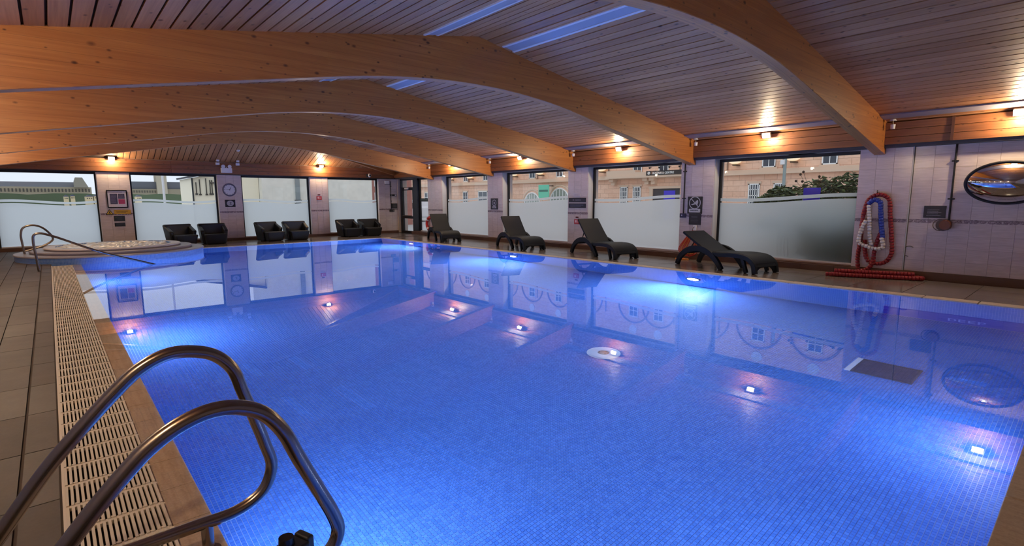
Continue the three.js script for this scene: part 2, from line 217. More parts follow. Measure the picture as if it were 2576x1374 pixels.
const PILL = [[-3.15, -2.36], [-6.78, -5.96], [-10.38, -9.64], [-14.08, -13.3], [-17.85, -16.85]];
PILL.forEach(([a, b]) => pillarX(a, b));
pillarX(-2.34, ZN, XR + 0.05, false);
part('corner_post', box(XR, XG + 0.2, 0, 2.34, ZB - 0.3, ZB + 0.1), groutMat, wallRight);
part('lintel', box(XR + 0.02, XG + 0.25, HEAD, 4.2, ZB - 0.3, ZN + 0.3), plaster, wallRight);
part('sill_wall', box(XR - 0.02, XG + 0.2, -0.3, SILL, -19.0, ZN + 0.3), skirtMat, wallRight);
{ const sk = setting('baseboard_right', 'dark brown tiled skirting along the street side wall', 'skirting'); const g = muv(new THREE.BoxGeometry(0.1, 0.115, 0.596)); for (let z = -18.7; z < -2.4; z += 0.6) part('skirting_tile', g, skirtMat, sk).position.set(11.21, 0.0575, z);
  const sb = setting('baseboard_back', 'dark brown tiled skirting along the far wall', 'skirting'), g2 = muv(new THREE.BoxGeometry(0.596, 0.1, 0.06)); for (let x = XL + 0.3; x < 11.1; x += 0.6) part('skirting_tile', g2, skirtMat, sb).position.set(x, 0.05, ZB + 0.02); }
function pillarZ(x0, x1, jamb = true) {
  part('pillar', box(x0, x1, 0, 2.34, ZG - 0.2, ZB), groutMat, wallBack); tileFace(wallBack, 'z', ZB, x0, x1, 0.1, STRIP[0], 1); tileFace(wallBack, 'z', ZB, x0, x1, STRIP[1], 2.3, 1);
  part('border_strip', box(x0, x1, STRIP[0], STRIP[1], ZB - 0.01, ZB + 0.012), stripMat, wallBack);
  if (jamb) part('reveal', box(x0 - 0.012, x0, 0, 2.3, ZG - 0.1, ZB - 0.002), white, wallBack);
}
[[1.16, 1.97], [4.42, 5.16], [7.57, 8.26], [10.42, 11.3]].forEach(([a, b]) => pillarZ(a, b)); pillarZ(XL - 0.3, XL + 0.12, false);
part('lintel', box(XL - 0.3, XG + 0.3, HEAD, 4.2, ZG - 0.25, ZB + 0.0), plaster, wallBack);
part('sill_wall', box(XL - 0.3, XG, -0.3, 0.1, ZG - 0.25, ZB), skirtMat, wallBack);
const wallLeft = setting('wall_left', 'plain pale wall behind the spa side deck', 'wall'); part('body', box(XL - 0.3, XL, -0.3, 4.2, ZB - 0.3, ZN + 0.3), M(0xbfb2aa, 0.4), wallLeft);
const wallFront = setting('wall_front', 'plain pale wall closing the pool hall near the mirror', 'wall'); part('body', box(XL - 0.3, XG + 0.3, -0.3, 4.2, ZN, ZN + 0.3), M(0xbfb2aa, 0.4), wallFront);

/* ------------------------------------------------------------ windows */
let wn = 0;
const winMat = { frame: frameMat };
const waveR = t => 1.345 - 0.05 * Math.cos(2 * Math.PI * (t - 0.18) * 0.62), waveB = t => 1.315 + 0.04 * Math.cos(2 * Math.PI * (t - 0.13) * 0.85);
function filmShape(a0, a1, lower, upper) { const s = new THREE.Shape(), n = 28; s.moveTo(a0, lower(0)); for (let i = 0; i <= n; i++) s.lineTo(lerp(a0, a1, i / n), upper(i / n)); for (let i = n; i >= 0; i--) s.lineTo(lerp(a0, a1, i / n), lower(i / n)); return new THREE.ShapeGeometry(s); }
function window_(axis, at, a0, a1, y0, label, wave, frosted = true, y1 = HEAD) {
  wn++; const w = setting(`window_${wn}`, label, 'window'), f = 0.05, P = (b0, b1, q0, q1, d = 0.035) => axis === 'x' ? box(at - d, at + d, q0, q1, b0, b1) : box(b0, b1, q0, q1, at - d, at + d);
  part('frame', P(a0, a0 + f, y0, y1), frameMat, w); part('frame', P(a1 - f, a1, y0, y1), frameMat, w); part('frame', P(a0 + f, a1 - f, y1 - 0.06, y1), frameMat, w); part('frame', P(a0 + f, a1 - f, y0, y0 + 0.03), whiteTrim, w);
  const gp = new THREE.PlaneGeometry(a1 - a0 - 2 * f, y1 - y0 - 0.09); if (axis === 'x') gp.rotateY(-Math.PI / 2); const pane = part('pane', gp, glass, w); const my = (y0 + 0.03 + y1 - 0.06) / 2; axis === 'x' ? pane.position.set(at, my, (a0 + a1) / 2) : pane.position.set((a0 + a1) / 2, my, at);
  if (!frosted) return w;
  const lo = filmShape(a0 + f, a1 - f, () => y0 + 0.03, wave), up = filmShape(a0 + f, a1 - f, t => wave(t) + 0.036, t => wave(t) + 0.105);
  for (const [n, g] of [['frosted_film', lo], ['frosted_band', up]]) { if (axis === 'x') { g.rotateY(-Math.PI / 2); g.translate(at - 0.012, 0, 0); } else g.translate(0, 0, at + 0.012); part(n, g, frost, w); }
  return w;
}
window_('x', XG, -5.95, -3.15, SILL, 'tall street window with frosted lower half beside the hanging lane rope', waveR);
window_('x', XG, -9.63, -6.78, SILL, 'tall street window facing the business centre entrance, lower half frosted', waveR);
window_('x', XG, -13.29, -10.38, SILL, 'tall street window facing the arched windows, lower half frosted', waveR);
window_('x', XG, -16.84, -14.08, SILL, 'tall street window behind the farthest sun lounger, lower half frosted', waveR);
window_('z', ZG, XL + 0.12, 1.16, 0.1, 'wide far window behind the spa, lower half frosted', waveB);
window_('z', ZG, 1.97, 4.4, 0.1, 'far window between the framed notice and the clock, lower half frosted', waveB);
window_('z', ZG, 5.16, 7.55, 0.1, 'far window right beside the clock pillar looking on a cream wall, lower half frosted', waveB);
window_('z', ZG, 8.26, 10.4, 0.1, 'far window next to the corner looking on a grey wall, lower half frosted', waveB);
window_('x', XG - 0.03, -18.78, -17.85, SILL, 'narrow clear side window next to the glass door', waveR, false);
{ const d = setting('door_1', 'glazed door with dark metal frame in the far corner', 'door'), P = (b0, b1, q0, q1, k = 0.04) => box(XG - 0.1 - k, XG - 0.1 + k, q0, q1, b0, b1), z0 = -20.2, z1 = -18.8;
  part('frame', [P(z0, z0 + 0.1, 0, HEAD), P(z1 - 0.32, z1, 0, HEAD, 0.06), P(z0, z1, HEAD - 0.06, HEAD)], M(0x2d3440, 0.45, 0.3), d); part('transom', P(z0 + 0.1, z1 - 0.32, 1.8, 1.92), frameMat, d);
  part('stile', P(z0 + 0.1, z0 + 0.2, 0, 1.8), frameMat, d); part('stile', P(z1 - 0.4, z1 - 0.32, 0, 1.8), frameMat, d); part('rail', P(z0 + 0.2, z1 - 0.4, 0.62, 0.72), frameMat, d); part('rail', P(z0 + 0.2, z1 - 0.4, 0, 0.1), frameMat, d);
  const push = cyl(0.018, 0.018, z1 - 0.5 - z0 - 0.2, XG - 0.18, 0.74, (z0 + z1 - 0.2) / 2, 12, 'z'); part('push_bar', push, steel, d);
  for (const [q0, q1] of [[0.1, 0.62], [0.72, 1.8], [1.92, HEAD - 0.06]]) { const g = new THREE.PlaneGeometry(z1 - 0.4 - z0 - 0.2, q1 - q0); g.rotateY(-Math.PI / 2); g.translate(XG - 0.1, (q0 + q1) / 2, (z0 + z1 - 0.2) / 2); part('pane', g, glass, d); }
  part('closer', rbox(XG - 0.2, XG - 0.14, 1.83, 1.9, -19.75, -19.45, 0.01), whiteTrim, d); part('threshold', box(XG - 0.25, XG + 0.2, -0.3, 0.012, z0, z1), darkSteel, d); }

/* ------------------------------------------------------------ roof */
const ceiling = setting('ceiling', 'pitched ceiling of stained pine planks', 'ceiling');
{ const pitch = 0.157, back = M(0x2a1a12, 0.9);
  const q = (x0, x1, dy) => { const pos = [], pt = (x, z) => [x, (z < hipZ(x) ? EAVE + HIPM * (z - ZB) : roofY(x)) + dy, z]; const a = [x0, x1].map(x => [pt(x, ZN + 0.1), [x, roofY(x) + dy, hipZ(x)], [x, EAVE + dy - HIPM * 0.06, ZB - 0.06]]); return a; };
  function plank(x0, x1, dy, th) { // a board with a bend where the end bay turns down
    const [L, R] = q(x0, x1, dy), lo = [L[0], R[0], L[1], R[1], L[2], R[2]], hi = lo.map(p => [p[0], p[1] + th, p[2]]), P = [], U = [], off = rnd() * 3;
    const tri = (a, b, c) => { for (const v of [a, b, c]) { P.push(...v); U.push(v[2] + off, v[0] + off * 0.37); } }, quad = (a, b, c, d) => { tri(a, b, c); tri(a, c, d); };
    for (const s of [0, 2]) { quad(lo[s], lo[s + 2], lo[s + 3], lo[s + 1]); quad(hi[s], hi[s + 1], hi[s + 3], hi[s + 2]); quad(lo[s], hi[s], hi[s + 2], lo[s + 2]); quad(lo[s + 1], lo[s + 3], hi[s + 3], hi[s + 1]); }
    quad(lo[0], lo[1], hi[1], hi[0]); quad(lo[4], hi[4], hi[5], lo[5]);
    const g = new THREE.BufferGeometry(); g.setAttribute('position', new THREE.Float32BufferAttribute(P, 3)); g.setAttribute('uv', new THREE.Float32BufferAttribute(U, 2)); g.computeVertexNormals(); return g; }
  for (const s of [-1, 1]) for (let k = 0; k < 40; k++) { const a = RIDGE + s * (k * pitch + 0.009), b = RIDGE + s * ((k + 1) * pitch - 0.011); part('plank', plank(Math.min(a, b), Math.max(a, b), rr(-0.002, 0.002), 0.022), plankMats[Math.floor(rnd() * 3)], ceiling); }
  const bg = []; for (const s of [-1, 1]) bg.push(plank(s < 0 ? XL - 0.3 : RIDGE, s < 0 ? RIDGE : XR + 0.4, 0.024, 0.16)); part('deck_boarding', bg, back, ceiling);
}
function beamGeo() { const s = new THREE.Shape(), top = [], bot = [], n = 48; const by = d => d < 2.2 ? 3.1 - 0.0409 * d * d : 2.902 - (d - 2.2) * 0.18;
  for (let i = 0; i <= n; i++) { const x = lerp(XL - 0.02, XR + 0.005, i / n), d = Math.abs(x - RIDGE); top.push([x, roofY(x) + 0.01]); bot.push([x, by(d)]); }
  top.push([RIDGE, APEX]); top.sort((a, b) => a[0] - b[0]); s.moveTo(...bot[0]); bot.slice(1).forEach(p => s.lineTo(...p)); top.reverse().forEach(p => s.lineTo(...p));
  const g = new THREE.ExtrudeGeometry(s, { depth: 0.16, bevelEnabled: true, bevelSize: 0.006, bevelThickness: 0.006, bevelSegments: 1, curveSegments: 2 }); g.translate(0, 0, -0.08); return g; }
{ const base = beamGeo(), lab = ['near the mirror and lane rope', 'ending above the no diving sign', 'ending above the paired dark notices', 'ending above the small round notice', 'closest to the hip end by the far wall'];
  BEAMS.forEach((z, i) => { const o = single('roof_beam', muv(base.clone(), [i * 1.3, i * 0.4]), beamMat, `curved knotty laminated timber roof beam ${lab[i]}`, 'beam', 'laminated roof beams'); o.position.z = z; }); }
{ const mk = (x1, label) => { const a = V(x1, EAVE - 0.02, ZB + 0.02), b = V(RIDGE + Math.sign(x1 - RIDGE) * 0.1, APEX - 0.06, BEAMS[4]), L = a.distanceTo(b), g = muv(new THREE.BoxGeometry(0.12, 0.3, L)); const o = single('hip_rafter', g, beamMat, label, 'beam', 'hip rafters'); o.position.copy(a.clone().add(b).multiplyScalar(0.5)); o.position.y -= 0.13; o.lookAt(b.clone().setY(b.y - 0.13)); };
  mk(XR, 'diagonal timber hip rafter running to the corner with the glass door'); mk(XL, 'diagonal timber hip rafter running to the corner behind the spa'); }
const fascia = setting('trim_3', 'stained pine fascia boards above the windows', 'fascia');
{ const h = 0.125; for (let k = 0; k < 3; k++) for (const [z0, z1] of [[ZB, -17.58], [-17.41, -13.92], [-13.75, -10.26], [-10.09, -6.6], [-6.43, -2.94], [-2.77, ZN]]) part('board', muv(box(XR - 0.14 - k * 0.004, XR + 0.05, 2.325 + k * h, 2.325 + (k + 1) * h - 0.006, z0, z1), [rnd(), rnd()]), fasciaMat, fascia);
  for (let k = 0; k < 3; k++) for (const [x0, x1] of [[XL, 3.1], [3.1, 7.2], [7.2, XR - 0.15]]) part('board', muv(box(x0, x1 - 0.004, 2.3 + k * 0.13, 2.3 + (k + 1) * 0.13 - 0.006, ZB - 0.02, ZB + 0.06), [rnd(), rnd()]), fasciaMat, fascia);
  part('window_head', box(XR - 0.1, XG, HEAD, 2.325, ZB, ZN), M(0x3b3c44, 0.5), fascia); part('window_head', box(XL, XR, HEAD, 2.3, ZG, ZB + 0.03), M(0x2b2a2e, 0.5), fascia);
  part('board_joint', box(XR - 0.165, XR - 0.15, 2.33, 2.7, -1.86, -1.82), skirtMat, fascia); }
{ const st = setting('trim_4', 'white strip running along the ceiling above the street windows', 'trim'); for (let i = 0; i < 5; i++) { const z0 = BEAMS[i] + 0.09, z1 = i ? BEAMS[i - 1] - 0.09 : ZN; const x0 = 10.72, x1 = 10.95, g = muv(new THREE.BoxGeometry(x1 - x0, 0.02, z1 - z0)); g.rotateZ(-Math.atan(SLOPE)); g.translate((x0 + x1) / 2, roofY((x0 + x1) / 2) - 0.012, (z0 + z1) / 2); part('strip', g, M(0x8f8c96, 0.5), st); } }
// flush white panels beside the ridge
{ let k = 0; const lab = ['over the near water', 'past the second beam', 'past the third beam', 'beyond the fourth beam'];
  for (let i = 0; i < 4; i++) for (const s of [-1, 1]) { const z0 = BEAMS[i + 1] + 0.15, z1 = i === 0 ? BEAMS[0] - 0.3 : BEAMS[i] - 0.35, xc = RIDGE + s * (s < 0 ? 0.87 : 0.52), w = 0.21, L = z1 - z0;
    const t = thing('ceiling_panel', `long pale flush ceiling panel ${s < 0 ? 'on the spa side' : 'on the street side'} of the ridge ${lab[i]}`, 'ceiling panel', [xc, roofY(xc) - 0.006, (z0 + z1) / 2], 0, 'flush ceiling panels'); t.rotation.z = -s * Math.atan(SLOPE);
    part('panel', box(-w / 2 + 0.02, w / 2 - 0.02, -0.006, 0.004, -L / 2 + 0.02, L / 2 - 0.02), M(0xaab0bd, 0.4), t); for (const q of [-1, 1]) part('frame_rail', box(q * w / 2 - 0.02, q * w / 2 + 0.02, -0.014, 0.004, -L / 2, L / 2), white, t); k++; } }

/* ------------------------------------------------------------ lamps on the walls */
function flood(x, y, z, dir, label) { // dir: unit vector away from the wall
  const t = thing('floodlight', label, 'floodlight', [x, y, z], Math.atan2(dir[0], dir[1]), 'floodlights under the eaves');
  const b = part('housing', rbox(-0.085, 0.085, -0.05, 0.06, -0.03, 0.022, 0.01), M(0x9a9a9c, 0.4, 0.4), t); b.rotation.x = 0.5;
  const f = part('lamp_face', rbox(-0.074, 0.074, -0.042, 0.048, 0.018, 0.03, 0.005), glow(0xfff1dc, 14), t); f.rotation.x = 0.5; part('bracket', [cyl(0.012, 0.012, 0.1, 0, 0.08, -0.03, 10)], darkSteel, t);
  const l = new THREE.PointLight(LAMP.color, LAMP.power, 0, 2); l.position.set(x + dir[0] * 0.075, y - 0.035, z + dir[1] * 0.075); l.shadow.radius = 2; scene.add(l); }
const LZ = [-1.05, -4.75, -8.41, -12.15, -15.9];
LZ.forEach((z, i) => flood(11.0, 2.655, z, [-1, 0], `lit white floodlight ${['above the oval mirror', 'above the window by the lane rope', 'above the window facing the business centre', 'above the window facing the arched windows', 'above the window behind the farthest lounger'][i]}`));
LZ.forEach((z, i) => flood(-1.04, 2.655, z, [1, 0], `lit white floodlight on the plain wall ${['behind the photographer', 'opposite the lane rope window', 'opposite the business centre window', 'opposite the arched windows', 'beside the spa'][i]}`));
[[1.56, 'above the framed notice pillar'], [7.98, 'above the pillar with the red fire notice']].forEach(([x, s]) => flood(x, 2.68, ZB + 0.16, [0, 1], `lit white floodlight on the far wall ${s}`));
// small white detector-like spot fittings at the beam ends
{ const m = M(0xd8d8de, 0.4); const mk = (x, y, z, label) => { const t = thing('spot_fitting', label, 'spotlight', [x, y, z], 0, 'small white fittings by the beam ends'); part('rose', cyl(0.055, 0.04, 0.03, 0, 0, 0, 24), m, t); part('stem', cyl(0.012, 0.012, 0.07, 0, -0.045, 0, 10), darkSteel, t); part('head', cyl(0.032, 0.038, 0.075, 0.008, -0.11, 0.004, 20), m, t); };
  ['next to the nearest beam end', 'next to the beam end over the no diving sign', 'next to the beam end over the paired notices', 'next to the beam end over the round notice', 'next to the beam end by the glass door'].forEach((s, i) => mk(10.98, roofY(10.98) - 0.035, BEAMS[i] + 0.22, `small white spot fitting ${s}`)); }
// emergency light and little floods above the clock
{ const t = thing('emergency_light', 'white emergency light box with two small heads above the clock', 'emergency light', [4.7, 2.34, ZB + 0.06]); part('box_body', rbox(-0.17, 0.17, 0, 0.17, 0, 0.09, 0.012), white, t); for (const s of [-1, 1]) part('lamp_head', cyl(0.05, 0.06, 0.07, s * 0.1, 0.215, 0.06, 20, 'z'), white, t); part('neck', cyl(0.012, 0.012, 0.05, 0, 0.18, 0.05, 10), white, t);
  for (const [x, s] of [[4.44, 'left of the emergency light'], [5.06, 'right of the emergency light']]) { const q = thing('twin_sensor', `pair of small white sensor boxes above the clock, nearer the ${s.includes('left') ? 'spa' : 'glass door'}`, 'sensor', [x, 2.68, ZB + 0.12]); part('upper_box', rbox(-0.05, 0.05, 0.03, 0.11, 0, 0.07, 0.012), white, q); part('lower_box', rbox(-0.07, 0.05, -0.08, 0.0, 0, 0.06, 0.012), white, q); part('arm', cyl(0.01, 0.01, 0.12, 0, 0.0, 0.0, 8), black, q); }
  const d = thing('smoke_detector', 'small round white smoke detector on the sloping planks above the clock', 'detector', [4.9, EAVE + HIPM * 0.95 - 0.02, ZB + 0.95]); d.rotation.x = -Math.atan(HIPM); part('base', cyl(0.05, 0.055, 0.02, 0, 0, 0, 24), white, d); part('sensor', cyl(0.03, 0.045, 0.02, 0, -0.02, 0, 24), white, d); }
{ const t = thing('cctv_camera', 'white dome camera with a dark lens on the far fascia', 'camera', [9.99, 2.4, ZB + 0.08]); const s = new THREE.SphereGeometry(0.075, 24, 16); part('housing', s, white, t); const e = new THREE.SphereGeometry(0.045, 20, 14); e.translate(0, -0.005, 0.048); part('lens', e, blackGloss, t); part('base', rbox(-0.13, -0.02, -0.06, 0.05, -0.06, 0.02, 0.01), black, t); }

/* ------------------------------------------------------------ spa */
{ const C = [1.22, -17.03], t = thing('spa_tub', 'round raised spa with stepped tiled rim and foaming water', 'spa', [C[0], 0, C[1]]);
  const rimT = texture(512, 64, 1, 1, (u, v) => { const a = noise(u * 40, v * 6, 40, 6, 170); return mix3([160, 156, 168], [134, 128, 142], a); }); const rim = M(0xffffff, 0.4, 0, { map: rimT }), dk = M(0x8d8494, 0.4);
  const ringL = (r0, r1, y0, y1, m, n) => part(n, new THREE.LatheGeometry([[r0, y1], [r1 - 0.012, y1], [r1, y1 - 0.012], [r1, y0]].map(p => new THREE.Vector2(...p)).reverse(), 96), m, t);
  const wall = new THREE.CylinderGeometry(1.95, 1.95, 1.62, 128, 1, true); const uv = wall.attributes.uv; for (let i = 0; i < uv.count; i++) uv.setXY(i, uv.getX(i) * 12.25, uv.getY(i) * 1.62); wall.translate(0, -0.68, 0); part('mosaic_drum', wall, mosaicMat, t);
  ringL(1.66, 1.97, 0.125, 0.16, rim, 'outer_step'); ringL(1.66, 1.67, 0.15, 0.2, dk, 'riser'); ringL(1.4, 1.69, 0.19, 0.225, rim, 'middle_step'); ringL(1.4, 1.41, 0.215, 0.265, dk, 'riser'); ringL(1.2, 1.43, 0.255, 0.285, M(0xcfc9cc, 0.4), 'top_rim');
  const inner = new THREE.CylinderGeometry(1.2, 1.2, 0.3, 96, 1, true); inner.translate(0, 0.14, 0); part('inner_wall', inner, mosaicMat, t);
  const pg = new THREE.CircleGeometry(1.21, 128, 0, Math.PI * 2), grid = new THREE.PlaneGeometry(2.42, 2.42, 110, 110); grid.rotateX(-Math.PI / 2); const P = grid.attributes.position; const keep = []; for (let i = 0; i < P.count; i++) { const x = P.getX(i), z = P.getZ(i); P.setY(i, 0.262 + 0.06 * (noise((x + 2) * 5, (z + 2) * 5, 99, 99, 180) - 0.5) + 0.055 * (noise((x + 2) * 13, (z + 2) * 13, 99, 99, 181) - 0.5)); }
  const idx = grid.index.array; for (let i = 0; i < idx.length; i += 3) { let ok = true; for (let k = 0; k < 3; k++) if (Math.hypot(P.getX(idx[i + k]), P.getZ(idx[i + k])) > 1.205) ok = false; if (ok) keep.push(idx[i], idx[i + 1], idx[i + 2]); } grid.setIndex(keep); grid.computeVertexNormals(); pg.dispose(); part('foaming_water', grid, new THREE.MeshPhysicalMaterial({ color: 0xe6ecf0, roughness: 0.35, clearcoat: 0.3 }), t);
  rail('spa_handrail', 'dark steel handrail loop standing on the outer step of the spa', [[-0.54, 0.16], [-0.555, 0.4], [-0.56, 0.62], [-0.51, 0.775], [-0.35, 0.835], [-0.18, 0.78], [-0.02, 0.58], [0.0, 0.48], [-0.06, 0.41], [-0.2, 0.33], [-0.4, 0.26], [-0.53, 0.22]], 0.022, -17.0, []);
  rail('pool_handrail', 'long dark steel handrail sloping from the deck into the pool beside the spa', [[-0.27, 0], [-0.285, 0.3], [-0.3, 0.62], [-0.28, 0.73], [-0.2, 0.765], [0, 0.7], [0.71, 0.34], [1.74, -0.05], [2.4, -0.35]], 0.022, -14.15, []); }

/* ------------------------------------------------------------ tub chairs */
{ const leather = M(0x0e0f12, 0.42);
  const t = thing('tub_chair', 'black square tub chair standing alone nearest the spa', 'chair', [0, 0, 0], 0, 'black tub chairs under the far windows');
  const taper = (g, y0, y1, k) => { const p = g.attributes.position; for (let i = 0; i < p.count; i++) { const f = lerp(k, 1, clamp((p.getY(i) - y0) / (y1 - y0))); p.setX(i, p.getX(i) * f); p.setZ(i, p.getZ(i) * f); } g.computeVertexNormals(); return g; };
  part('seat', taper(rbox(-0.33, 0.33, 0.012, 0.33, -0.24, 0.37, 0.035, 4), 0.04, 0.33, 0.84), leather, t);
  part('backrest', (() => { const g = rbox(-0.4, 0.4, 0.015, 0.66, -0.37, -0.21, 0.045, 4); return taper(g, 0.05, 0.5, 0.84); })(), leather, t);
  for (const s of [-1, 1]) part('arm', (() => { const g = rbox(s < 0 ? -0.41 : 0.29, s < 0 ? -0.29 : 0.41, 0.015, 0.65, -0.36, 0.12, 0.04, 4), p = g.attributes.position; for (let i = 0; i < p.count; i++) { const y = p.getY(i), z = p.getZ(i); if (z > -0.2 && y > 0.33) p.setY(i, lerp(y, 0.33 + (y - 0.33) * 0.25, clamp((z + 0.2) / 0.34))); } return taper(g, 0.05, 0.5, 0.84); })(), leather, t);
  for (const [x, z] of [[-0.22, -0.22], [0.22, -0.22], [-0.22, 0.22], [0.22, 0.22]]) part('foot', cyl(0.02, 0.025, 0.05, x, 0.025, z, 12), black, t);
  t.position.set(3.1, 0, -19.42); t.rotation.y = 0.25;
  [['black square tub chair standing in front of the clock pillar', 3.98, -19.32, 0.0], ['black square tub chair of the middle pair, the one nearer the clock', 5.74, -19.32, 0.28], ['black square tub chair of the middle pair, the one nearer the fire notice', 6.6, -19.22, 0.02], ['black square tub chair of the corner pair, the one nearer the fire notice', 8.66, -19.4, 0.15], ['black square tub chair of the corner pair, the one nearer the glass door', 9.52, -19.35, 0.0]].forEach(([l, x, z, r]) => copyOf(t, l, [x, 0, z], r)); }

/* ------------------------------------------------------------ sun loungers */
function lounger(x, z, turn, backY, label) {
  const t = thing('sun_lounger', label, 'sun lounger', [x, 0, z], turn, 'dark plastic sun loungers beside the pool'), m = new THREE.MeshPhysicalMaterial({ color: 0x1a1f27, roughness: 0.6, specularIntensity: 0.35 }), W = 0.33;
  // local z runs from head (-0.97) to foot (+0.96)
  const arch = (pts, th, w) => { const c = new THREE.CatmullRomCurve3(pts.map(p => V(0, p[1], p[0])), false, 'centripetal').getPoints(40), out = [], s = new THREE.Shape(); const N = c.map((p, i) => { const a = c[Math.max(0, i - 1)], b = c[Math.min(c.length - 1, i + 1)], d = b.clone().sub(a).normalize(); return [d.y, -d.z]; });
    c.forEach((p, i) => { const q = [p.z - N[i][0] * th(i / 40) / 2, p.y - N[i][1] * th(i / 40) / 2]; i ? s.lineTo(...q) : s.moveTo(...q); }); for (let i = 40; i >= 0; i--) s.lineTo(c[i].z + N[i][0] * th(i / 40) / 2, c[i].y + N[i][1] * th(i / 40) / 2);
    const g = new THREE.ExtrudeGeometry(s, { depth: w, bevelEnabled: true, bevelSize: 0.006, bevelThickness: 0.006, bevelSegments: 2 }); g.rotateY(-Math.PI / 2); g.translate(w / 2, 0, 0); void out; return g; };
  for (const s of [-1, 1]) { const a = part('side_frame', arch([[-0.97, 0.012], [-0.9, 0.16], [-0.74, 0.3], [-0.52, 0.375], [-0.28, 0.37], [-0.06, 0.28], [0.1, 0.14], [0.2, 0.012]], f => 0.075 + 0.03 * Math.sin(Math.PI * f), 0.055), m, t); a.position.x = s * (W - 0.01); }
  const seat = arch([[-0.18, 0.325], [0.1, 0.318], [0.4, 0.335], [0.65, 0.33], [0.8, 0.29], [0.9, 0.22], [0.95, 0.13]], () => 0.032, 0.56); part('seat', seat, m, t);
  for (const s of [-1, 1]) { const e = part('seat_rail', arch([[-0.2, 0.305], [0.1, 0.295], [0.4, 0.31], [0.65, 0.305], [0.8, 0.265], [0.91, 0.17], [0.95, 0.012]], f => 0.06 + 0.02 * f, 0.05), m, t); e.position.x = s * (W - 0.03); const l = part('foot_leg', arch([[0.66, 0.29], [0.7, 0.18], [0.76, 0.012]], () => 0.055, 0.045), m, t); l.position.x = s * (W - 0.03); }
  { const s = new THREE.Shape(); s.moveTo(-0.3, 0.2); s.lineTo(-0.3, 0.012); s.lineTo(-0.25, 0.012); s.quadraticCurveTo(-0.2, 0.13, 0, 0.135); s.quadraticCurveTo(0.2, 0.13, 0.25, 0.012); s.lineTo(0.3, 0.012); s.lineTo(0.3, 0.2); const g = new THREE.ExtrudeGeometry(s, { depth: 0.03, bevelEnabled: false }); g.translate(0, 0, 0.915); part('foot_apron', g, m, t); }
  const hz = -0.16, hy = 0.33, L = 0.78, rise = backY - hy, run = Math.sqrt(L * L - rise * rise); const bk = arch([[hz, hy], [hz - run * 0.35, hy + rise * 0.32], [hz - run * 0.7, hy + rise * 0.68], [hz - run, backY]], () => 0.034, 0.6); part('backrest', bk, m, t);
  const prop = []; for (const s of [-1, 1]) prop.push(tube([[s * 0.22, hy + rise * 0.6, hz - run * 0.6], [s * 0.22, 0.27, hz - run * 0.75 - 0.1]], 0.012, 6, 8)); part('support', prop, m, t);
  part('cross_rail', [box(-0.3, 0.3, 0.25, 0.29, -0.78, -0.73), box(-0.3, 0.3, 0.27, 0.3, -0.02, 0.04)], m, t); return t;
}
lounger(10.24, -5.11, 0.24, 0.69, 'dark plastic sun lounger with low reclined back beside the orange rescue rope');   // turn: foot end swings toward the pool
lounger(10.33, -8.32, 0.29, 0.88, 'dark plastic sun lounger with raised back in front of the paired dark notices');
lounger(10.28, -11.36, 0.3, 0.88, 'dark plastic sun lounger with raised back in front of the round pictogram notice');
lounger(10.3, -15.36, 0.32, 0.88, 'dark plastic sun lounger with raised back in front of the red lifebuoy');
for (const o of scene.children) if (/^sun_lounger/.test(o.name)) o.rotation.y *= -1;

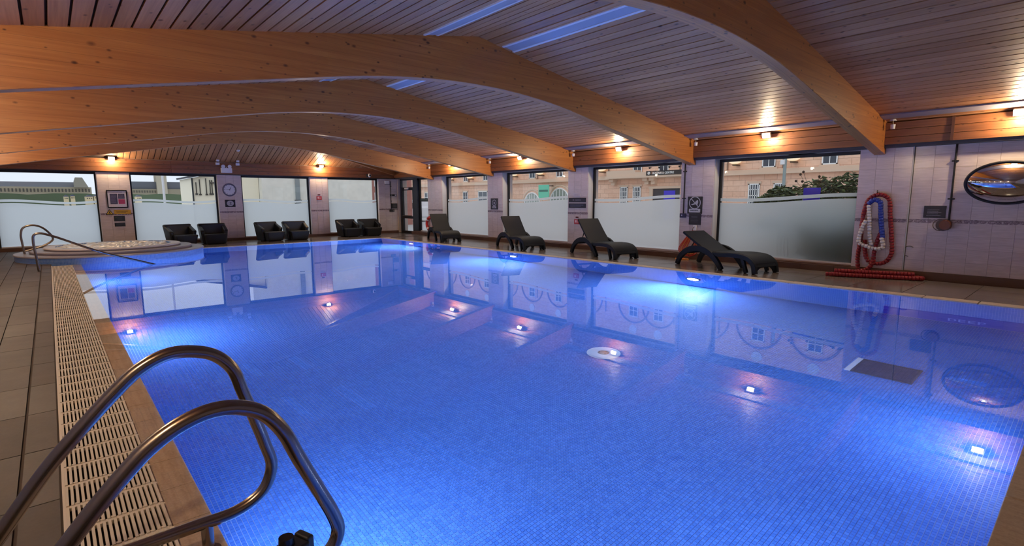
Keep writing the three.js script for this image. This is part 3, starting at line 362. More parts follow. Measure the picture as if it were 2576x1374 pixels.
/* ------------------------------------------------------------ lane rope */
{ const t = thing('lane_rope', 'red, white and blue lane rope hung in loops on the pillar', 'lane rope', [0, 0, 0]); const mats = { r: M(0x8e1c28, 0.5), w: M(0xd6d0cc, 0.5), b: M(0x2b3f9c, 0.5) };
  const bead = (() => { const g = new THREE.LatheGeometry([[0.008, -0.024], [0.03, -0.024], [0.038, -0.012], [0.034, 0], [0.038, 0.012], [0.03, 0.024], [0.008, 0.024]].map(p => new THREE.Vector2(...p)), 9); return g; })();
  const line = (pts, x, m, step = 0.052, fl = 'float', par = t, sc = 1) => { const c = new THREE.CatmullRomCurve3(pts.map(p => p.length === 3 ? V(...p) : V(x, p[1], p[0])), false, 'centripetal'), L = c.getLength(), n = Math.floor(L / step); for (let i = 0; i <= n; i++) { const u = i / n, p = c.getPointAt(u), d = c.getTangentAt(u), o = part(fl, bead, m, par); o.position.copy(p); o.quaternion.setFromUnitVectors(V(0, 1, 0), d); o.scale.setScalar(sc * rr(0.94, 1.06)); } };
  line([[-3.00, 0.07], [-3.03, 0.28], [-3.01, 0.68], [-3.00, 1.08], [-2.93, 1.38], [-2.78, 1.46], [-2.64, 1.39], [-2.59, 1.09], [-2.54, 0.70], [-2.52, 0.41], [-2.60, 0.26], [-2.73, 0.22], [-2.86, 0.26], [-2.92, 0.42], [-2.94, 0.62]], 11.19, mats.r);
  line([[-2.68, 0.80], [-2.73, 0.62], [-2.76, 0.43], [-2.77, 0.24], [-2.83, 0.13], [-2.90, 0.09], [-2.97, 0.07]], 11.11, mats.r);
  line([[-2.66, 0.72], [-2.70, 1.02], [-2.72, 1.21], [-2.74, 1.33], [-2.83, 1.37], [-2.90, 1.31]], 11.11, mats.b, 0.05, 'float', t, 1.15);
  line([[-2.90, 1.25], [-2.87, 1.02], [-2.84, 0.69], [-2.81, 0.58]], 11.1, mats.w); line([[-2.93, 0.98], [-2.97, 0.87], [-3.01, 0.65], [-3.00, 0.59], [-2.87, 0.53], [-2.70, 0.50], [-2.63, 0.53], [-2.66, 0.68]], 11.09, mats.w);
  part('hook', tube([[XR - 0.02, 1.5, -2.8], [11.16, 1.49, -2.8], [11.13, 1.5, -2.8], [11.13, 1.54, -2.8]], 0.009, 16, 8), steel, t);
  const f = thing('lane_rope', 'red lane rope lying folded in a long bundle on the deck below the wall', 'lane rope', [0, 0, 0]);
  line([[10.5, 0.04, -3.3], [10.68, 0.04, -2.8], [10.86, 0.04, -2.35], [11.02, 0.04, -2.02], [11.1, 0.04, -2.05], [10.95, 0.04, -2.35], [10.78, 0.04, -2.75], [10.6, 0.04, -3.25]], 0, mats.r, 0.05, 'float', f); line([[10.62, 0.1, -3.2], [10.8, 0.1, -2.7], [10.95, 0.1, -2.35], [11.03, 0.1, -2.15]], 0, mats.r, 0.05, 'float', f); }

/* ------------------------------------------------------------ rescue gear */
{ const t = thing('lifebuoy', 'red lifebuoy hung on the pillar behind the farthest sun lounger', 'lifebuoy', [11.2, 0.46, -17.62], 0); const g = new THREE.TorusGeometry(0.25, 0.055, 14, 40); g.rotateY(Math.PI / 2); part('ring', g, M(0xd2382c, 0.5), t); for (let k = 0; k < 4; k++) { const b = new THREE.TorusGeometry(0.25, 0.057, 14, 6, 0.28); b.rotateZ(k * Math.PI / 2 + 0.6); b.rotateY(Math.PI / 2); part('band', b, white, t); } const r = tube(Array.from({ length: 17 }, (_, i) => { const a = i / 16 * Math.PI * 2; return [-0.02, 0.315 * Math.sin(a) + 0.01 * Math.sin(8 * a), 0.315 * Math.cos(a)]; }), 0.008, 80, 6); part('grab_line', r, white, t); }
{ const t = thing('rescue_rope', 'orange rescue rope hanging in loose loops from a hook below the black notices', 'rope', [11.17, -0.05, -6.42]); const m1 = M(0xc5402a, 0.7), m2 = M(0xd6843a, 0.7); part('hook', tube([[0.06, 0.8, 0.06], [0.0, 0.79, 0.06], [-0.03, 0.74, 0.06], [-0.02, 0.7, 0.06]], 0.008, 14, 8), steel, t); part('hook_plate', rbox(0.05, 0.075, 0.72, 0.84, 0.02, 0.1, 0.006), white, t);
  for (let k = 0; k < 7; k++) { const w = 0.05 + k * 0.022, b = 0.12 + 0.05 * (k % 3); part('loop', tube([[-0.03, 0.72, 0.06], [-0.04 - k * 0.004, 0.5, 0.06 - w], [-0.03 - k * 0.006, 0.25, -0.02 - w * 1.3], [-0.02, b, -0.02], [-0.03 - k * 0.005, 0.25, 0.04 + w], [-0.04, 0.5, 0.06 + w * 0.7], [-0.03, 0.72, 0.06]], 0.011, 60, 7), k % 3 === 1 ? m2 : m1, t); }
  for (let k = 0; k < 3; k++) { const pts = []; for (let i = 0; i < 15; i++) { const a = i / 14 * Math.PI * 4; pts.push([-0.12 - 0.04 * k + 0.07 * Math.cos(a), 0.02 + 0.018 * k + 0.01 * (i % 2), 0.02 + (0.12 + 0.02 * k) * Math.sin(a) - 0.1]); } part('coil', tube(pts, 0.012, 90, 7), m2, t); } }

/* ------------------------------------------------------------ notices, clocks and small fittings */
function canvasMat(w, h, draw, rough = 0.4) { const cv = document.createElement('canvas'); cv.width = w; cv.height = h; draw(cv.getContext('2d'), w, h); const t = new THREE.CanvasTexture(cv); t.colorSpace = THREE.SRGBColorSpace; t.anisotropy = 4; return M(0xffffff, rough, 0, { map: t }); }
const lines = (c, x, y, w, n, dy, h, col) => { c.fillStyle = col; for (let i = 0; i < n; i++) { let p = x; const end = x + w * (0.75 + 0.25 * hash(i, n, 5)); while (p < end - 6) { const q = 10 + 26 * hash(Math.round(p), i, 9); c.fillRect(p, y + i * dy, Math.min(q, end - p), h); p += q + 7; } } };
function notice(name, label, axis, a0, a1, y0, y1, bg, draw, frame, at, cat = 'notice') { // a flat board with a printed face
  const w = a1 - a0, h = y1 - y0, p = at ?? (axis === 'x' ? XR - 0.012 : ZB + 0.012), t = thing(name, label, cat, axis === 'x' ? [p, (y0 + y1) / 2, (a0 + a1) / 2] : [(a0 + a1) / 2, (y0 + y1) / 2, p], axis === 'x' ? -Math.PI / 2 : 0);
  part('board', rbox(-w / 2, w / 2, -h / 2, h / 2, -0.004, 0.012, 0.003, 1), bg, t); const g = new THREE.PlaneGeometry(w - 0.012, h - 0.012); g.translate(0, 0, 0.0132); const k = Math.min(700, Math.round(700 * Math.max(1, 1))) / Math.max(w, h); part('print', g, canvasMat(Math.max(64, Math.round(w * k)), Math.max(64, Math.round(h * k)), draw), t);
  if (frame) part('frame', [rbox(-w / 2 - 0.025, w / 2 + 0.025, h / 2, h / 2 + 0.028, -0.004, 0.028, 0.004), rbox(-w / 2 - 0.025, w / 2 + 0.025, -h / 2 - 0.028, -h / 2, -0.004, 0.028, 0.004), rbox(-w / 2 - 0.028, -w / 2, -h / 2, h / 2, -0.004, 0.028, 0.004), rbox(w / 2, w / 2 + 0.028, -h / 2, h / 2, -0.004, 0.028, 0.004)], frame, t); return t; }
const fill = (c, w, h, col) => { c.fillStyle = col; c.fillRect(0, 0, w, h); };
notice('framed_notice', 'framed notice with dark text panels and a pink block behind the spa', 'z', 1.38, 1.84, 1.22, 1.71, white, (c, w, h) => { fill(c, w, h, '#c9c4cc'); lines(c, w * 0.08, h * 0.05, w * 0.8, 1, 10, h * 0.025, '#4a4658'); c.fillStyle = '#3c3a52'; c.fillRect(w * 0.1, h * 0.17, w * 0.41, h * 0.66); c.fillRect(w * 0.55, h * 0.17, w * 0.37, h * 0.32); c.fillStyle = '#a83a5c'; c.fillRect(w * 0.55, h * 0.52, w * 0.37, h * 0.3); lines(c, w * 0.14, h * 0.22, w * 0.33, 12, h * 0.048, h * 0.012, '#8d89a4'); lines(c, w * 0.58, h * 0.22, w * 0.3, 5, h * 0.05, h * 0.012, '#8d89a4'); }, blackGloss);
{ const t = thing('warning_triangle', 'yellow warning triangle with a black figure below the framed notice', 'notice', [1.385, 1.065, ZB + 0.014]); const s = new THREE.Shape([[-0.1, -0.08], [0.1, -0.08], [0, 0.09]].map(p => new THREE.Vector2(...p))), s2 = new THREE.Shape([[-0.072, -0.064], [0.072, -0.064], [0, 0.06]].map(p => new THREE.Vector2(...p))), e = (q, d) => new THREE.ExtrudeGeometry(q, { depth: d, bevelEnabled: false }); part('border', e(s, 0.006), black, t); const f = part('face', e(s2, 0.003), M(0xd8b21c, 0.5), t); f.position.z = 0.0055; const fig = part('figure', [cyl(0.011, 0.011, 0.002, 0.004, 0.012, 0.01, 12, 'z'), box(-0.014, 0.014, -0.03, 0.0, 0.0088, 0.011), box(-0.026, -0.008, -0.055, -0.028, 0.0088, 0.011), box(0.01, 0.028, -0.055, -0.028, 0.0088, 0.011)], black, t); void fig; }
notice('yellow_notice', 'long yellow warning notice below the framed notice', 'z', 1.5, 1.92, 1.0, 1.13, M(0xc79a17, 0.5), (c, w, h) => { fill(c, w, h, '#c99a18'); lines(c, w * 0.12, h * 0.28, w * 0.76, 2, h * 0.3, h * 0.14, '#6d5210'); });
notice('dark_notice', 'dark green notice with faint lines behind the spa, the upper of two', 'z', 1.475, 1.75, 0.78, 0.945, black, (c, w, h) => { fill(c, w, h, '#23282a'); lines(c, w * 0.3, h * 0.22, w * 0.55, 4, h * 0.18, h * 0.05, '#4c5650'); c.fillStyle = '#4f6a44'; c.beginPath(); c.arc(w * 0.18, h * 0.3, h * 0.1, 0, 7); c.fill(); });
notice('dark_notice', 'dark blue notice behind the spa, the lower of two', 'z', 1.48, 1.745, 0.62, 0.735, black, (c, w, h) => { fill(c, w, h, '#20232f'); lines(c, w * 0.15, h * 0.3, w * 0.7, 2, h * 0.28, h * 0.09, '#454b5c'); });
{ const t = thing('wall_clock', 'round white wall clock with a grey rim on the far pillar', 'clock', [4.77, 1.77, ZB + 0.01]); const g = new THREE.TorusGeometry(0.2, 0.025, 12, 48); g.scale(1, 1, 1.3); part('rim', g, M(0x5c5a6c, 0.4), t); part('face', cyl(0.2, 0.2, 0.02, 0, 0, 0.0, 48, 'z'), M(0xdcdce2, 0.4), t); for (let k = 0; k < 12; k++) { const a = k * Math.PI / 6; const m = part('hour_mark', box(-0.006, 0.006, 0.15, 0.175, 0.011, 0.0125), black, t); m.rotation.z = a; } const h1 = part('hour_hand', box(-0.007, 0.007, -0.02, 0.095, 0.012, 0.014), black, t); h1.rotation.z = -0.5; const h2 = part('minute_hand', box(-0.005, 0.005, -0.03, 0.15, 0.0145, 0.016), black, t); h2.rotation.z = 1.35; part('hub', cyl(0.012, 0.012, 0.01, 0, 0, 0.016, 16, 'z'), black, t); }
notice('pace_clock', 'black square dial notice with a pale round centre below the wall clock', 'z', 4.6, 4.92, 1.18, 1.43, blackGloss, (c, w, h) => { fill(c, w, h, '#14131c'); c.fillStyle = '#a9a6ae'; c.beginPath(); c.ellipse(w / 2, h / 2, w * 0.36, h * 0.4, 0, 0, 7); c.fill(); c.fillStyle = '#5c5a66'; c.beginPath(); c.moveTo(w * 0.42, h * 0.35); c.lineTo(w * 0.66, h * 0.3); c.lineTo(w * 0.55, h * 0.55); c.lineTo(w * 0.7, h * 0.68); c.lineTo(w * 0.4, h * 0.7); c.lineTo(w * 0.5, h * 0.5); c.fill(); }, null, undefined, 'clock');
const fireDraw = (c, w, h) => { fill(c, w, h, '#b52a33'); c.fillStyle = '#e8c9c9'; c.fillRect(w * 0.16, h * 0.15, w * 0.3, h * 0.5); lines(c, w * 0.54, h * 0.2, w * 0.34, 4, h * 0.14, h * 0.06, '#e8c9c9'); lines(c, w * 0.16, h * 0.75, w * 0.6, 1, 10, h * 0.07, '#e8c9c9'); };
function fireNotice(axis, a, y, label) { const t = notice('fire_notice', label, axis, a - 0.1, a + 0.1, y - 0.075, y + 0.065, red, fireDraw); part('call_label', rbox(-0.05, 0.05, 0.1, 0.145, -0.004, 0.01, 0.002, 1), M(0x571a20, 0.5), t); return t; }
fireNotice('z', 7.89, 1.49, 'red fire action notice on the far pillar between two windows'); fireNotice('x', -10.02, 0.77, 'red fire action notice low on the pillar under the paired dark notices');
const ring = (c, x, y, r, lw, col) => { c.strokeStyle = col; c.lineWidth = lw; c.beginPath(); c.arc(x, y, r, 0, 7); c.stroke(); };
notice('pictogram_notice', 'black notice with a white ring pictogram and small white panel', 'x', -13.9, -13.53, 1.07, 1.44, black, (c, w, h) => { fill(c, w, h, '#15162a'); ring(c, w / 2, h * 0.4, h * 0.27, h * 0.045, '#b9b9c4'); c.fillStyle = '#b9b9c4'; c.fillRect(w * 0.42, h * 0.28, w * 0.06, h * 0.26); c.fillRect(w * 0.5, h * 0.36, w * 0.12, h * 0.05); c.fillRect(w * 0.56, h * 0.36, w * 0.06, h * 0.18); c.fillRect(w * 0.22, h * 0.74, w * 0.56, h * 0.16); lines(c, w * 0.26, h * 0.79, w * 0.46, 1, 8, h * 0.06, '#3a3a4c'); });
notice('dark_notice', 'long navy notice with a white emblem on the pillar, the upper of two', 'x', -10.34, -9.7, 1.315, 1.44, black, (c, w, h) => { fill(c, w, h, '#12142a'); c.fillStyle = '#9a9db0'; c.beginPath(); c.arc(w * 0.27, h * 0.5, h * 0.16, 0, 7); c.fill(); lines(c, w * 0.36, h * 0.42, w * 0.4, 1, 8, h * 0.16, '#8f93a8'); });
notice('dark_notice', 'long navy notice with two text lines on the pillar, the lower of two', 'x', -10.34, -9.7, 1.155, 1.28, black, (c, w, h) => { fill(c, w, h, '#15172b'); lines(c, w * 0.08, h * 0.28, w * 0.84, 2, h * 0.3, h * 0.12, '#6e7288'); });
notice('paper_notice', 'small pale paper notice above the two navy notices', 'x', -10.15, -9.9, 1.47, 1.57, whiteTrim, (c, w, h) => { fill(c, w, h, '#c9bfc2'); lines(c, w * 0.12, h * 0.25, w * 0.76, 3, h * 0.22, h * 0.08, '#a2969c'); });
notice('no_diving_notice', 'black notice with a no diving ring pictogram and white caption panel', 'x', -6.58, -6.21, 1.055, 1.45, black, (c, w, h) => { fill(c, w, h, '#111216'); const x = w / 2, y = h * 0.36, r = w * 0.38; ring(c, x, y, r, w * 0.055, '#b8b8bc'); c.fillStyle = '#b8b8bc'; c.beginPath(); c.moveTo(x - r * 0.75, y + r * 0.28); c.lineTo(x - r * 0.05, y + r * 0.05); c.lineTo(x + r * 0.2, y - r * 0.3); c.lineTo(x + r * 0.55, y - r * 0.5); c.lineTo(x + r * 0.62, y - r * 0.1); c.lineTo(x + r * 0.45, y + r * 0.5); c.lineTo(x + r * 0.25, y + r * 0.2); c.lineTo(x - r * 0.4, y + r * 0.4); c.fill(); c.strokeStyle = '#b8b8bc'; c.lineWidth = w * 0.05; c.beginPath(); c.moveTo(x - r * 0.7, y - r * 0.7); c.lineTo(x + r * 0.7, y + r * 0.7); c.stroke(); c.beginPath(); c.roundRect(w * 0.1, h * 0.72, w * 0.8, h * 0.22, w * 0.05); c.fill(); lines(c, w * 0.2, h * 0.78, w * 0.6, 1, 8, h * 0.07, '#4a4a52'); });
notice('rules_notice', 'black text notice hung just below the no diving notice', 'x', -6.53, -6.23, 0.8, 1.05, black, (c, w, h) => { fill(c, w, h, '#1b1b1f'); lines(c, w * 0.2, h * 0.22, w * 0.6, 1, 8, h * 0.1, '#5a5a60'); lines(c, w * 0.15, h * 0.45, w * 0.7, 3, h * 0.14, h * 0.05, '#4a4a50'); });
notice('wall_notice', 'dark notice with small pale text on the wall beside the conduit', 'x', -2.14, -1.84, 1.06, 1.265, black, (c, w, h) => { fill(c, w, h, '#1c1a20'); lines(c, w * 0.16, h * 0.3, w * 0.68, 4, h * 0.12, h * 0.04, '#8b878e'); lines(c, w * 0.12, h * 0.78, w * 0.76, 1, 8, h * 0.05, '#8b878e'); }, null, XR + 0.04);
notice('door_sign', 'dark strip notice stuck on the clear side window', 'x', -18.72, -18.05, 1.33, 1.46, black, (c, w, h) => { fill(c, w, h, '#23302c'); lines(c, w * 0.1, h * 0.35, w * 0.8, 1, 8, h * 0.2, '#5c6b62'); }, null, XG - 0.05);
// conduits, switches, sounder
function conduit(label, x, z, y0, y1, r = 0.014) { const t = thing('conduit', label, 'conduit', [x, 0, z]); part('pipe', cyl(r, r, y1 - y0, 0, (y0 + y1) / 2, 0, 12), black, t); for (let y = y0 + 0.35; y < y1 - 0.1; y += 0.62) part('saddle', rbox(-0.012, 0.02, y - 0.012, y + 0.012, -0.045, 0.045, 0.004), black, t); return t; }
conduit('black conduit running down to the round brown sounder', XR + 0.02, -1.79, 1.03, 2.32); conduit('black conduit running down to the blue switch', XR - 0.025, -6.68, 1.06, 2.32);
{ const t = thing('switch_box', 'small dark blue switch box below the conduit on the pillar', 'switch', [XR - 0.012, 1.01, -6.68], -Math.PI / 2); part('box_body', rbox(-0.075, 0.075, -0.05, 0.05, 0, 0.05, 0.008), M(0x1d2350, 0.4), t); part('rocker', rbox(-0.03, 0.0, -0.015, 0.02, 0.05, 0.058, 0.003), M(0xaab0d8, 0.4), t); }
{ const t = thing('sounder', 'round brown alarm sounder at the foot of the conduit', 'sounder', [XR + 0.03, 0.945, -1.85], -Math.PI / 2); part('back_box', cyl(0.1, 0.1, 0.05, 0, 0, 0.03, 32, 'z'), M(0x4a3a34, 0.4), t); part('dome', cyl(0.09, 0.075, 0.07, 0.03, 0, 0.09, 32, 'z'), M(0x6a3d26, 0.25), t); const g = new THREE.TorusGeometry(0.095, 0.006, 8, 32); g.translate(-0.045, 0, 0.035); part('guard_ring', g, steel, t); }
{ const t = thing('pull_ring', 'thin dark ring pull by the pillar edge near the lane rope', 'ring', [XR + 0.035, 0.47, -2.29], -Math.PI / 2); const g = new THREE.TorusGeometry(0.09, 0.006, 8, 32, Math.PI * 1.2); g.rotateZ(0.9); part('ring', g, darkSteel, t); }
{ const t = thing('convex_mirror', 'oval convex mirror with black rim on the tiled wall', 'mirror', [XR - 0.04, 1.63, -1.12], -Math.PI / 2); t.rotation.order = 'YXZ'; t.rotation.x = 0.2; const pts = []; for (let i = 0; i <= 20; i++) { const a = i / 20; pts.push(new THREE.Vector2(0.5 * a, 0.22 * (1 - a * a))); } const g = new THREE.LatheGeometry(pts, 72); g.rotateX(Math.PI / 2); g.scale(1, 0.655, 1); g.translate(0, 0, 0.02); part('mirror_face', g, M(0xe4e6ea, 0.02, 1, { side: THREE.DoubleSide }), t); const r = new THREE.TorusGeometry(0.5, 0.022, 12, 72); r.scale(1, 0.66, 1.3); r.translate(0, 0, 0.02); part('rim', r, black, t); part('backing', (() => { const q = cyl(0.5, 0.5, 0.02, 0, 0, 0.005, 48, 'z'); q.scale(1, 0.655, 1); return q; })(), black, t); }
// corner fittings
conduit('black conduit in the far corner beside the glass door', 10.96, ZB + 0.035, 1.0, 2.18, 0.014);
{ const z = ZB + 0.012, mk = (name, label, cat, x, y, w, h, d, m, extra) => { const t = thing(name, label, cat, [x, y, z]); part('box_body', rbox(-w / 2, w / 2, -h / 2, h / 2, 0, d, 0.006), m, t); if (extra) extra(t); };
  mk('junction_box', 'white junction box high in the far corner', 'junction box', 10.79, 2.13, 0.18, 0.14, 0.05, white, t => part('clip_rail', box(-0.1, 0.17, -0.085, -0.072, 0, 0.03), black, t));
  mk('switch_plate', 'white switch plate with dark surround in the far corner', 'switch', 11.08, 1.6, 0.3, 0.075, 0.03, black, t => { part('rocker', rbox(0.06, 0.13, -0.025, 0.025, 0.03, 0.036, 0.002), white, t); part('rocker', rbox(-0.12, -0.06, -0.02, 0.02, 0.03, 0.036, 0.002), M(0x8a8a8a, 0.5), t); });
  mk('control_panel', 'black control panel beside the glass door', 'control panel', 11.1, 1.15, 0.24, 0.2, 0.06, black, t => part('screen', box(-0.09, 0.09, -0.06, 0.06, 0.06, 0.062), M(0x24262c, 0.15), t));
  mk('isolator', 'dark isolator boxes at the foot of the corner conduit', 'isolator', 10.98, 0.95, 0.2, 0.1, 0.07, black, t => part('knob', cyl(0.025, 0.025, 0.03, 0.03, 0, 0.08, 16, 'z'), darkSteel, t)); }

/* ------------------------------------------------------------ outside: street side */
const street = setting('ground_outside', 'grey street and paving outside the windows', 'street');
part('paving', [box(XG + 0.3, 80, -0.6, -0.35, -120, 60), box(-200, XG + 0.3, -0.6, -0.35, -500, ZG - 0.4)], M(0xb4b4b4, 0.9), street);
const K = 1.5, XF = 36, fz = z => z * K, fy = y => 1.4 + K * (y - 1.4);
{ const t = thing('sandstone_building', 'long red sandstone building across the street with white sash windows', 'building', [XF, 0, 0]);
  const st = texture(512, 512, 4.2, 3.0, (u, v) => { const row = Math.floor(v * 8), off = (row % 2) * 0.5, col = Math.floor(u * 5 + off), f = v * 8 - row, fx = u * 5 + off - col, k = hash((col % 5 + 5) % 5, row, 200), a = noise(u * 30, v * 30, 30, 30, 201); let c = mix3([248, 208, 182], [230, 184, 156], 0.55 * k + 0.45 * a); if (f < 0.05 || fx < 0.02) c = mix3(c, [150, 104, 86], 0.5); return c; });
  const stone = M(0xffffff, 0.9, 0, { map: st }), pale = M(0xe0c4ac, 0.9), shade = M(0x8d7466, 0.9), paneM = M(0x3c4450, 0.08), whiteF = M(0xf2f2f0, 0.5);
  part('wall', box(0, 6, -0.6, 15, -110, 40), stone, t);
  part('string_course', [box(-0.35, 0, fy(2.46), fy(2.56), -110, 40), box(-0.2, 0, fy(2.56), fy(2.68), -110, 40)], pale, t); part('upper_course', box(-0.3, 0, 6.6, 6.95, -110, 40), pale, t); part('eaves_course', box(-0.6, 0, 11.4, 12, -110, 40), pale, t);
  const win = (zc, w, y0, y1, nx, ny, name = 'window') => { const g = new THREE.Group(); g.name = name; g.position.set(0, 0, zc); t.add(g); part('surround', [box(-0.1, 0.02, y0 - 0.14, y0, -w / 2 - 0.14, w / 2 + 0.14), box(-0.07, 0.02, y1, y1 + 0.16, -w / 2 - 0.1, w / 2 + 0.1)], pale, g); part('pane', box(-0.03, 0.02, y0, y1, -w / 2, w / 2), paneM, g); const b = [box(-0.07, 0, y0, y0 + 0.07, -w / 2, w / 2), box(-0.07, 0, y1 - 0.07, y1, -w / 2, w / 2), box(-0.07, 0, y0, y1, -w / 2, -w / 2 + 0.07), box(-0.07, 0, y0, y1, w / 2 - 0.07, w / 2)]; for (let i = 1; i < nx; i++) b.push(box(-0.06, 0, y0, y1, -w / 2 + w * i / nx - 0.022, -w / 2 + w * i / nx + 0.022)); for (let j = 1; j < ny; j++) b.push(box(-0.06, 0, lerp(y0, y1, j / ny) - 0.025, lerp(y0, y1, j / ny) + 0.025, -w / 2, w / 2)); part('glazing_bars', b, whiteF, g); };
  for (const z of [-5.36, -7.77, -10.18, -12.6, -15.46, -17.07, -20.3, -22.83, -25.28, -27.75, -30.2, -32.62, -35.1, -37.5]) { win(fz(z), 0.86, fy(2.76), fy(2.76) + 1.9, 2, 3); win(fz(z), 0.9, 7.3, 8.35, 2, 2);
    const oc = new THREE.CylinderGeometry(0.36, 0.36, 0.08, 28); oc.rotateZ(Math.PI / 2); oc.translate(-0.05, 9.45, fz(z)); part('round_window', oc, M(0xe6ecf4, 0.3), t); const ar = new THREE.TorusGeometry(1.5, 0.07, 8, 32, Math.PI); ar.rotateY(Math.PI / 2); ar.translate(-0.05, 7.35, fz(z)); part('arch_moulding', ar, shade, t); }
  for (const [a, b] of [[-11.02, -10.51], [-9.91, -9.44], [-18.2, -17.68], [-17.33, -16.82]]) win(fz((a + b) / 2), fz(b) - fz(a), fy(1.0), fy(2.06), 5, 4, 'barred_window');
  for (const [a, b] of [[-33, -32.4], [-31.1, -30.0], [-28.3, -27.8], [-38.5, -37.6], [-36.2, -35.4]]) win(fz((a + b) / 2), fz(b) - fz(a), fy(1.2), fy(2.0), 2, 2);
  for (const [zc, r, y] of [[-25.3, 0.72, 1.1], [-22.8, 0.8, 1.26]]) { const R = r * K, g = new THREE.Group(); g.name = 'arched_window'; g.position.set(0, fy(y), fz(zc)); t.add(g); const c = new THREE.CylinderGeometry(R, R, 0.06, 40, 1, false, 0, Math.PI); c.rotateZ(Math.PI / 2); c.rotateX(-Math.PI / 2 + Math.PI / 2); const d = new THREE.CircleGeometry(R, 40, 0, Math.PI); d.rotateY(-Math.PI / 2); d.translate(-0.04, 0, 0); part('pane', d, M(0x9aa39a, 0.15), g); const a = new THREE.TorusGeometry(R, 0.07, 8, 36, Math.PI); a.rotateY(Math.PI / 2); a.translate(-0.05, 0, 0); part('arch_frame', a, whiteF, g); const b = []; for (let k = -2; k <= 2; k++) b.push(box(-0.08, -0.02, 0, Math.sqrt(R * R - (k * R / 3) ** 2), k * R / 3 - 0.03, k * R / 3 + 0.03)); part('glazing_bars', b, whiteF, g); part('lower_pane', box(-0.04, 0, -1.6, 0, -R, R), M(0x9aa39a, 0.15), g); const v = new THREE.TorusGeometry(R + 0.3, 0.1, 6, 36, Math.PI); v.rotateY(Math.PI / 2); part('voussoirs', v, pale, g); }
  part('balcony_slab', [box(-0.9, 0, fy(2.5), fy(2.62), fz(-18.8), fz(-13.4)), box(-0.8, 0, fy(2.62), fy(2.92), fz(-18.77), fz(-16.85)), box(-0.8, 0, fy(2.62), fy(2.8), fz(-16.85), fz(-13.4))], pale, t);
  for (const z of [-18.55, -16.35, -15.95, -13.7]) part('corbel', [box(-0.6, 0, fy(2.34), fy(2.5), fz(z) - 0.22, fz(z) + 0.22), box(-0.35, 0, fy(2.16), fy(2.34), fz(z) - 0.18, fz(z) + 0.18)], pale, t);
  part('doorway', [box(-0.02, 0.01, -0.4, fy(1.93), fz(-16.05), fz(-14.5))], M(0x3a3b42, 0.7), t); part('lit_door_window', box(-0.04, -0.015, -0.2, fy(1.82), fz(-15.4), fz(-14.75)), M(0x15125a, 0.5, 0, { emissive: 0x3a2fd0, emissiveIntensity: 0.5 }), t); part('door_surround', [box(-0.12, 0, -0.4, fy(1.93), fz(-16.05) - 0.3, fz(-16.05)), box(-0.12, 0, fy(1.93), fy(2.05), fz(-16.3), fz(-14.3))], pale, t);
  for (const z of [-9.06, -11.55, -14.0, -18.5, -19.35, -24.27, -26.76, -31.7, -34.25]) part('downpipe', cyl(0.05, 0.05, 5, -0.08, fy(2.7) + 2.5, fz(z) - 0.75, 8), shade, t); }
{ const proto = thing('bowl_lamp', 'glowing cream half bowl lamp on the sandstone front between two sash windows', 'wall lamp', [XF, 0, 0], 0, 'bowl lamps on the sandstone front'); const g = new THREE.SphereGeometry(0.48, 28, 12, 0, Math.PI * 2, Math.PI / 2, Math.PI / 2); g.scale(0.8, 0.72, 1); part('lamp_bowl', g, glow(0xffdc96, 0.62), proto); part('bracket', rbox(-0.12, 0.48, -0.44, -0.35, -0.14, 0.14, 0.02), M(0x5b4a3c, 0.7), proto); const zs = [-9.06, -11.55, -19.29, -24.27, -26.76, -31.71, -34.25]; zs.forEach((z, i) => { const o = i ? copyOf(proto, null, [XF - 0.25, fy(2.95) + 0.34, fz(z)], 0) : proto; o.position.set(XF - 0.51, fy(2.95) + 0.34, fz(z)); }); }
{ const z0 = fz(-16.1), z1 = fz(-13.75), y0 = fy(2.6), y1 = fy(2.82), w = z1 - z0, h = y1 - y0, t = thing('shop_sign', 'black BUSINESS CENTRE sign with white lettering over the street entrance', 'sign', [XF - 0.92, (y0 + y1) / 2, (z0 + z1) / 2], -Math.PI / 2);
  part('board', rbox(-w / 2, w / 2, -h / 2, h / 2, -0.03, 0.03, 0.01), black, t); const g = new THREE.PlaneGeometry(w, h); g.translate(0, 0, 0.031); part('lettering', g, canvasMat(1024, Math.round(1024 * h / w), (c, W, H) => { fill(c, W, H, '#1b1f22'); c.fillStyle = '#f6f6f2'; c.font = `bold ${Math.round(H * 0.66)}px sans-serif`; c.textBaseline = 'middle'; c.textAlign = 'left'; c.fillText('BUSINESS CENTRE', W * 0.16, H * 0.54, W * 0.8); c.beginPath(); c.ellipse(W * 0.07, H * 0.5, H * 0.36, H * 0.34, 0, 0, 7); c.fill(); c.strokeStyle = '#1b1f22'; c.lineWidth = H * 0.07; c.beginPath(); c.arc(W * 0.078, H * 0.5, H * 0.16, 0, 5); c.stroke(); }), t);
  for (let k = 0; k < 4; k++) { const x = -w * 0.36 + k * w * 0.24; part('sign_lamp', [cyl(0.05, 0.09, 0.12, x, h / 2 + 0.2, 0.3, 12), cyl(0.012, 0.012, 0.3, x, h / 2 + 0.25, 0.15, 8, 'z')], black, t); } }
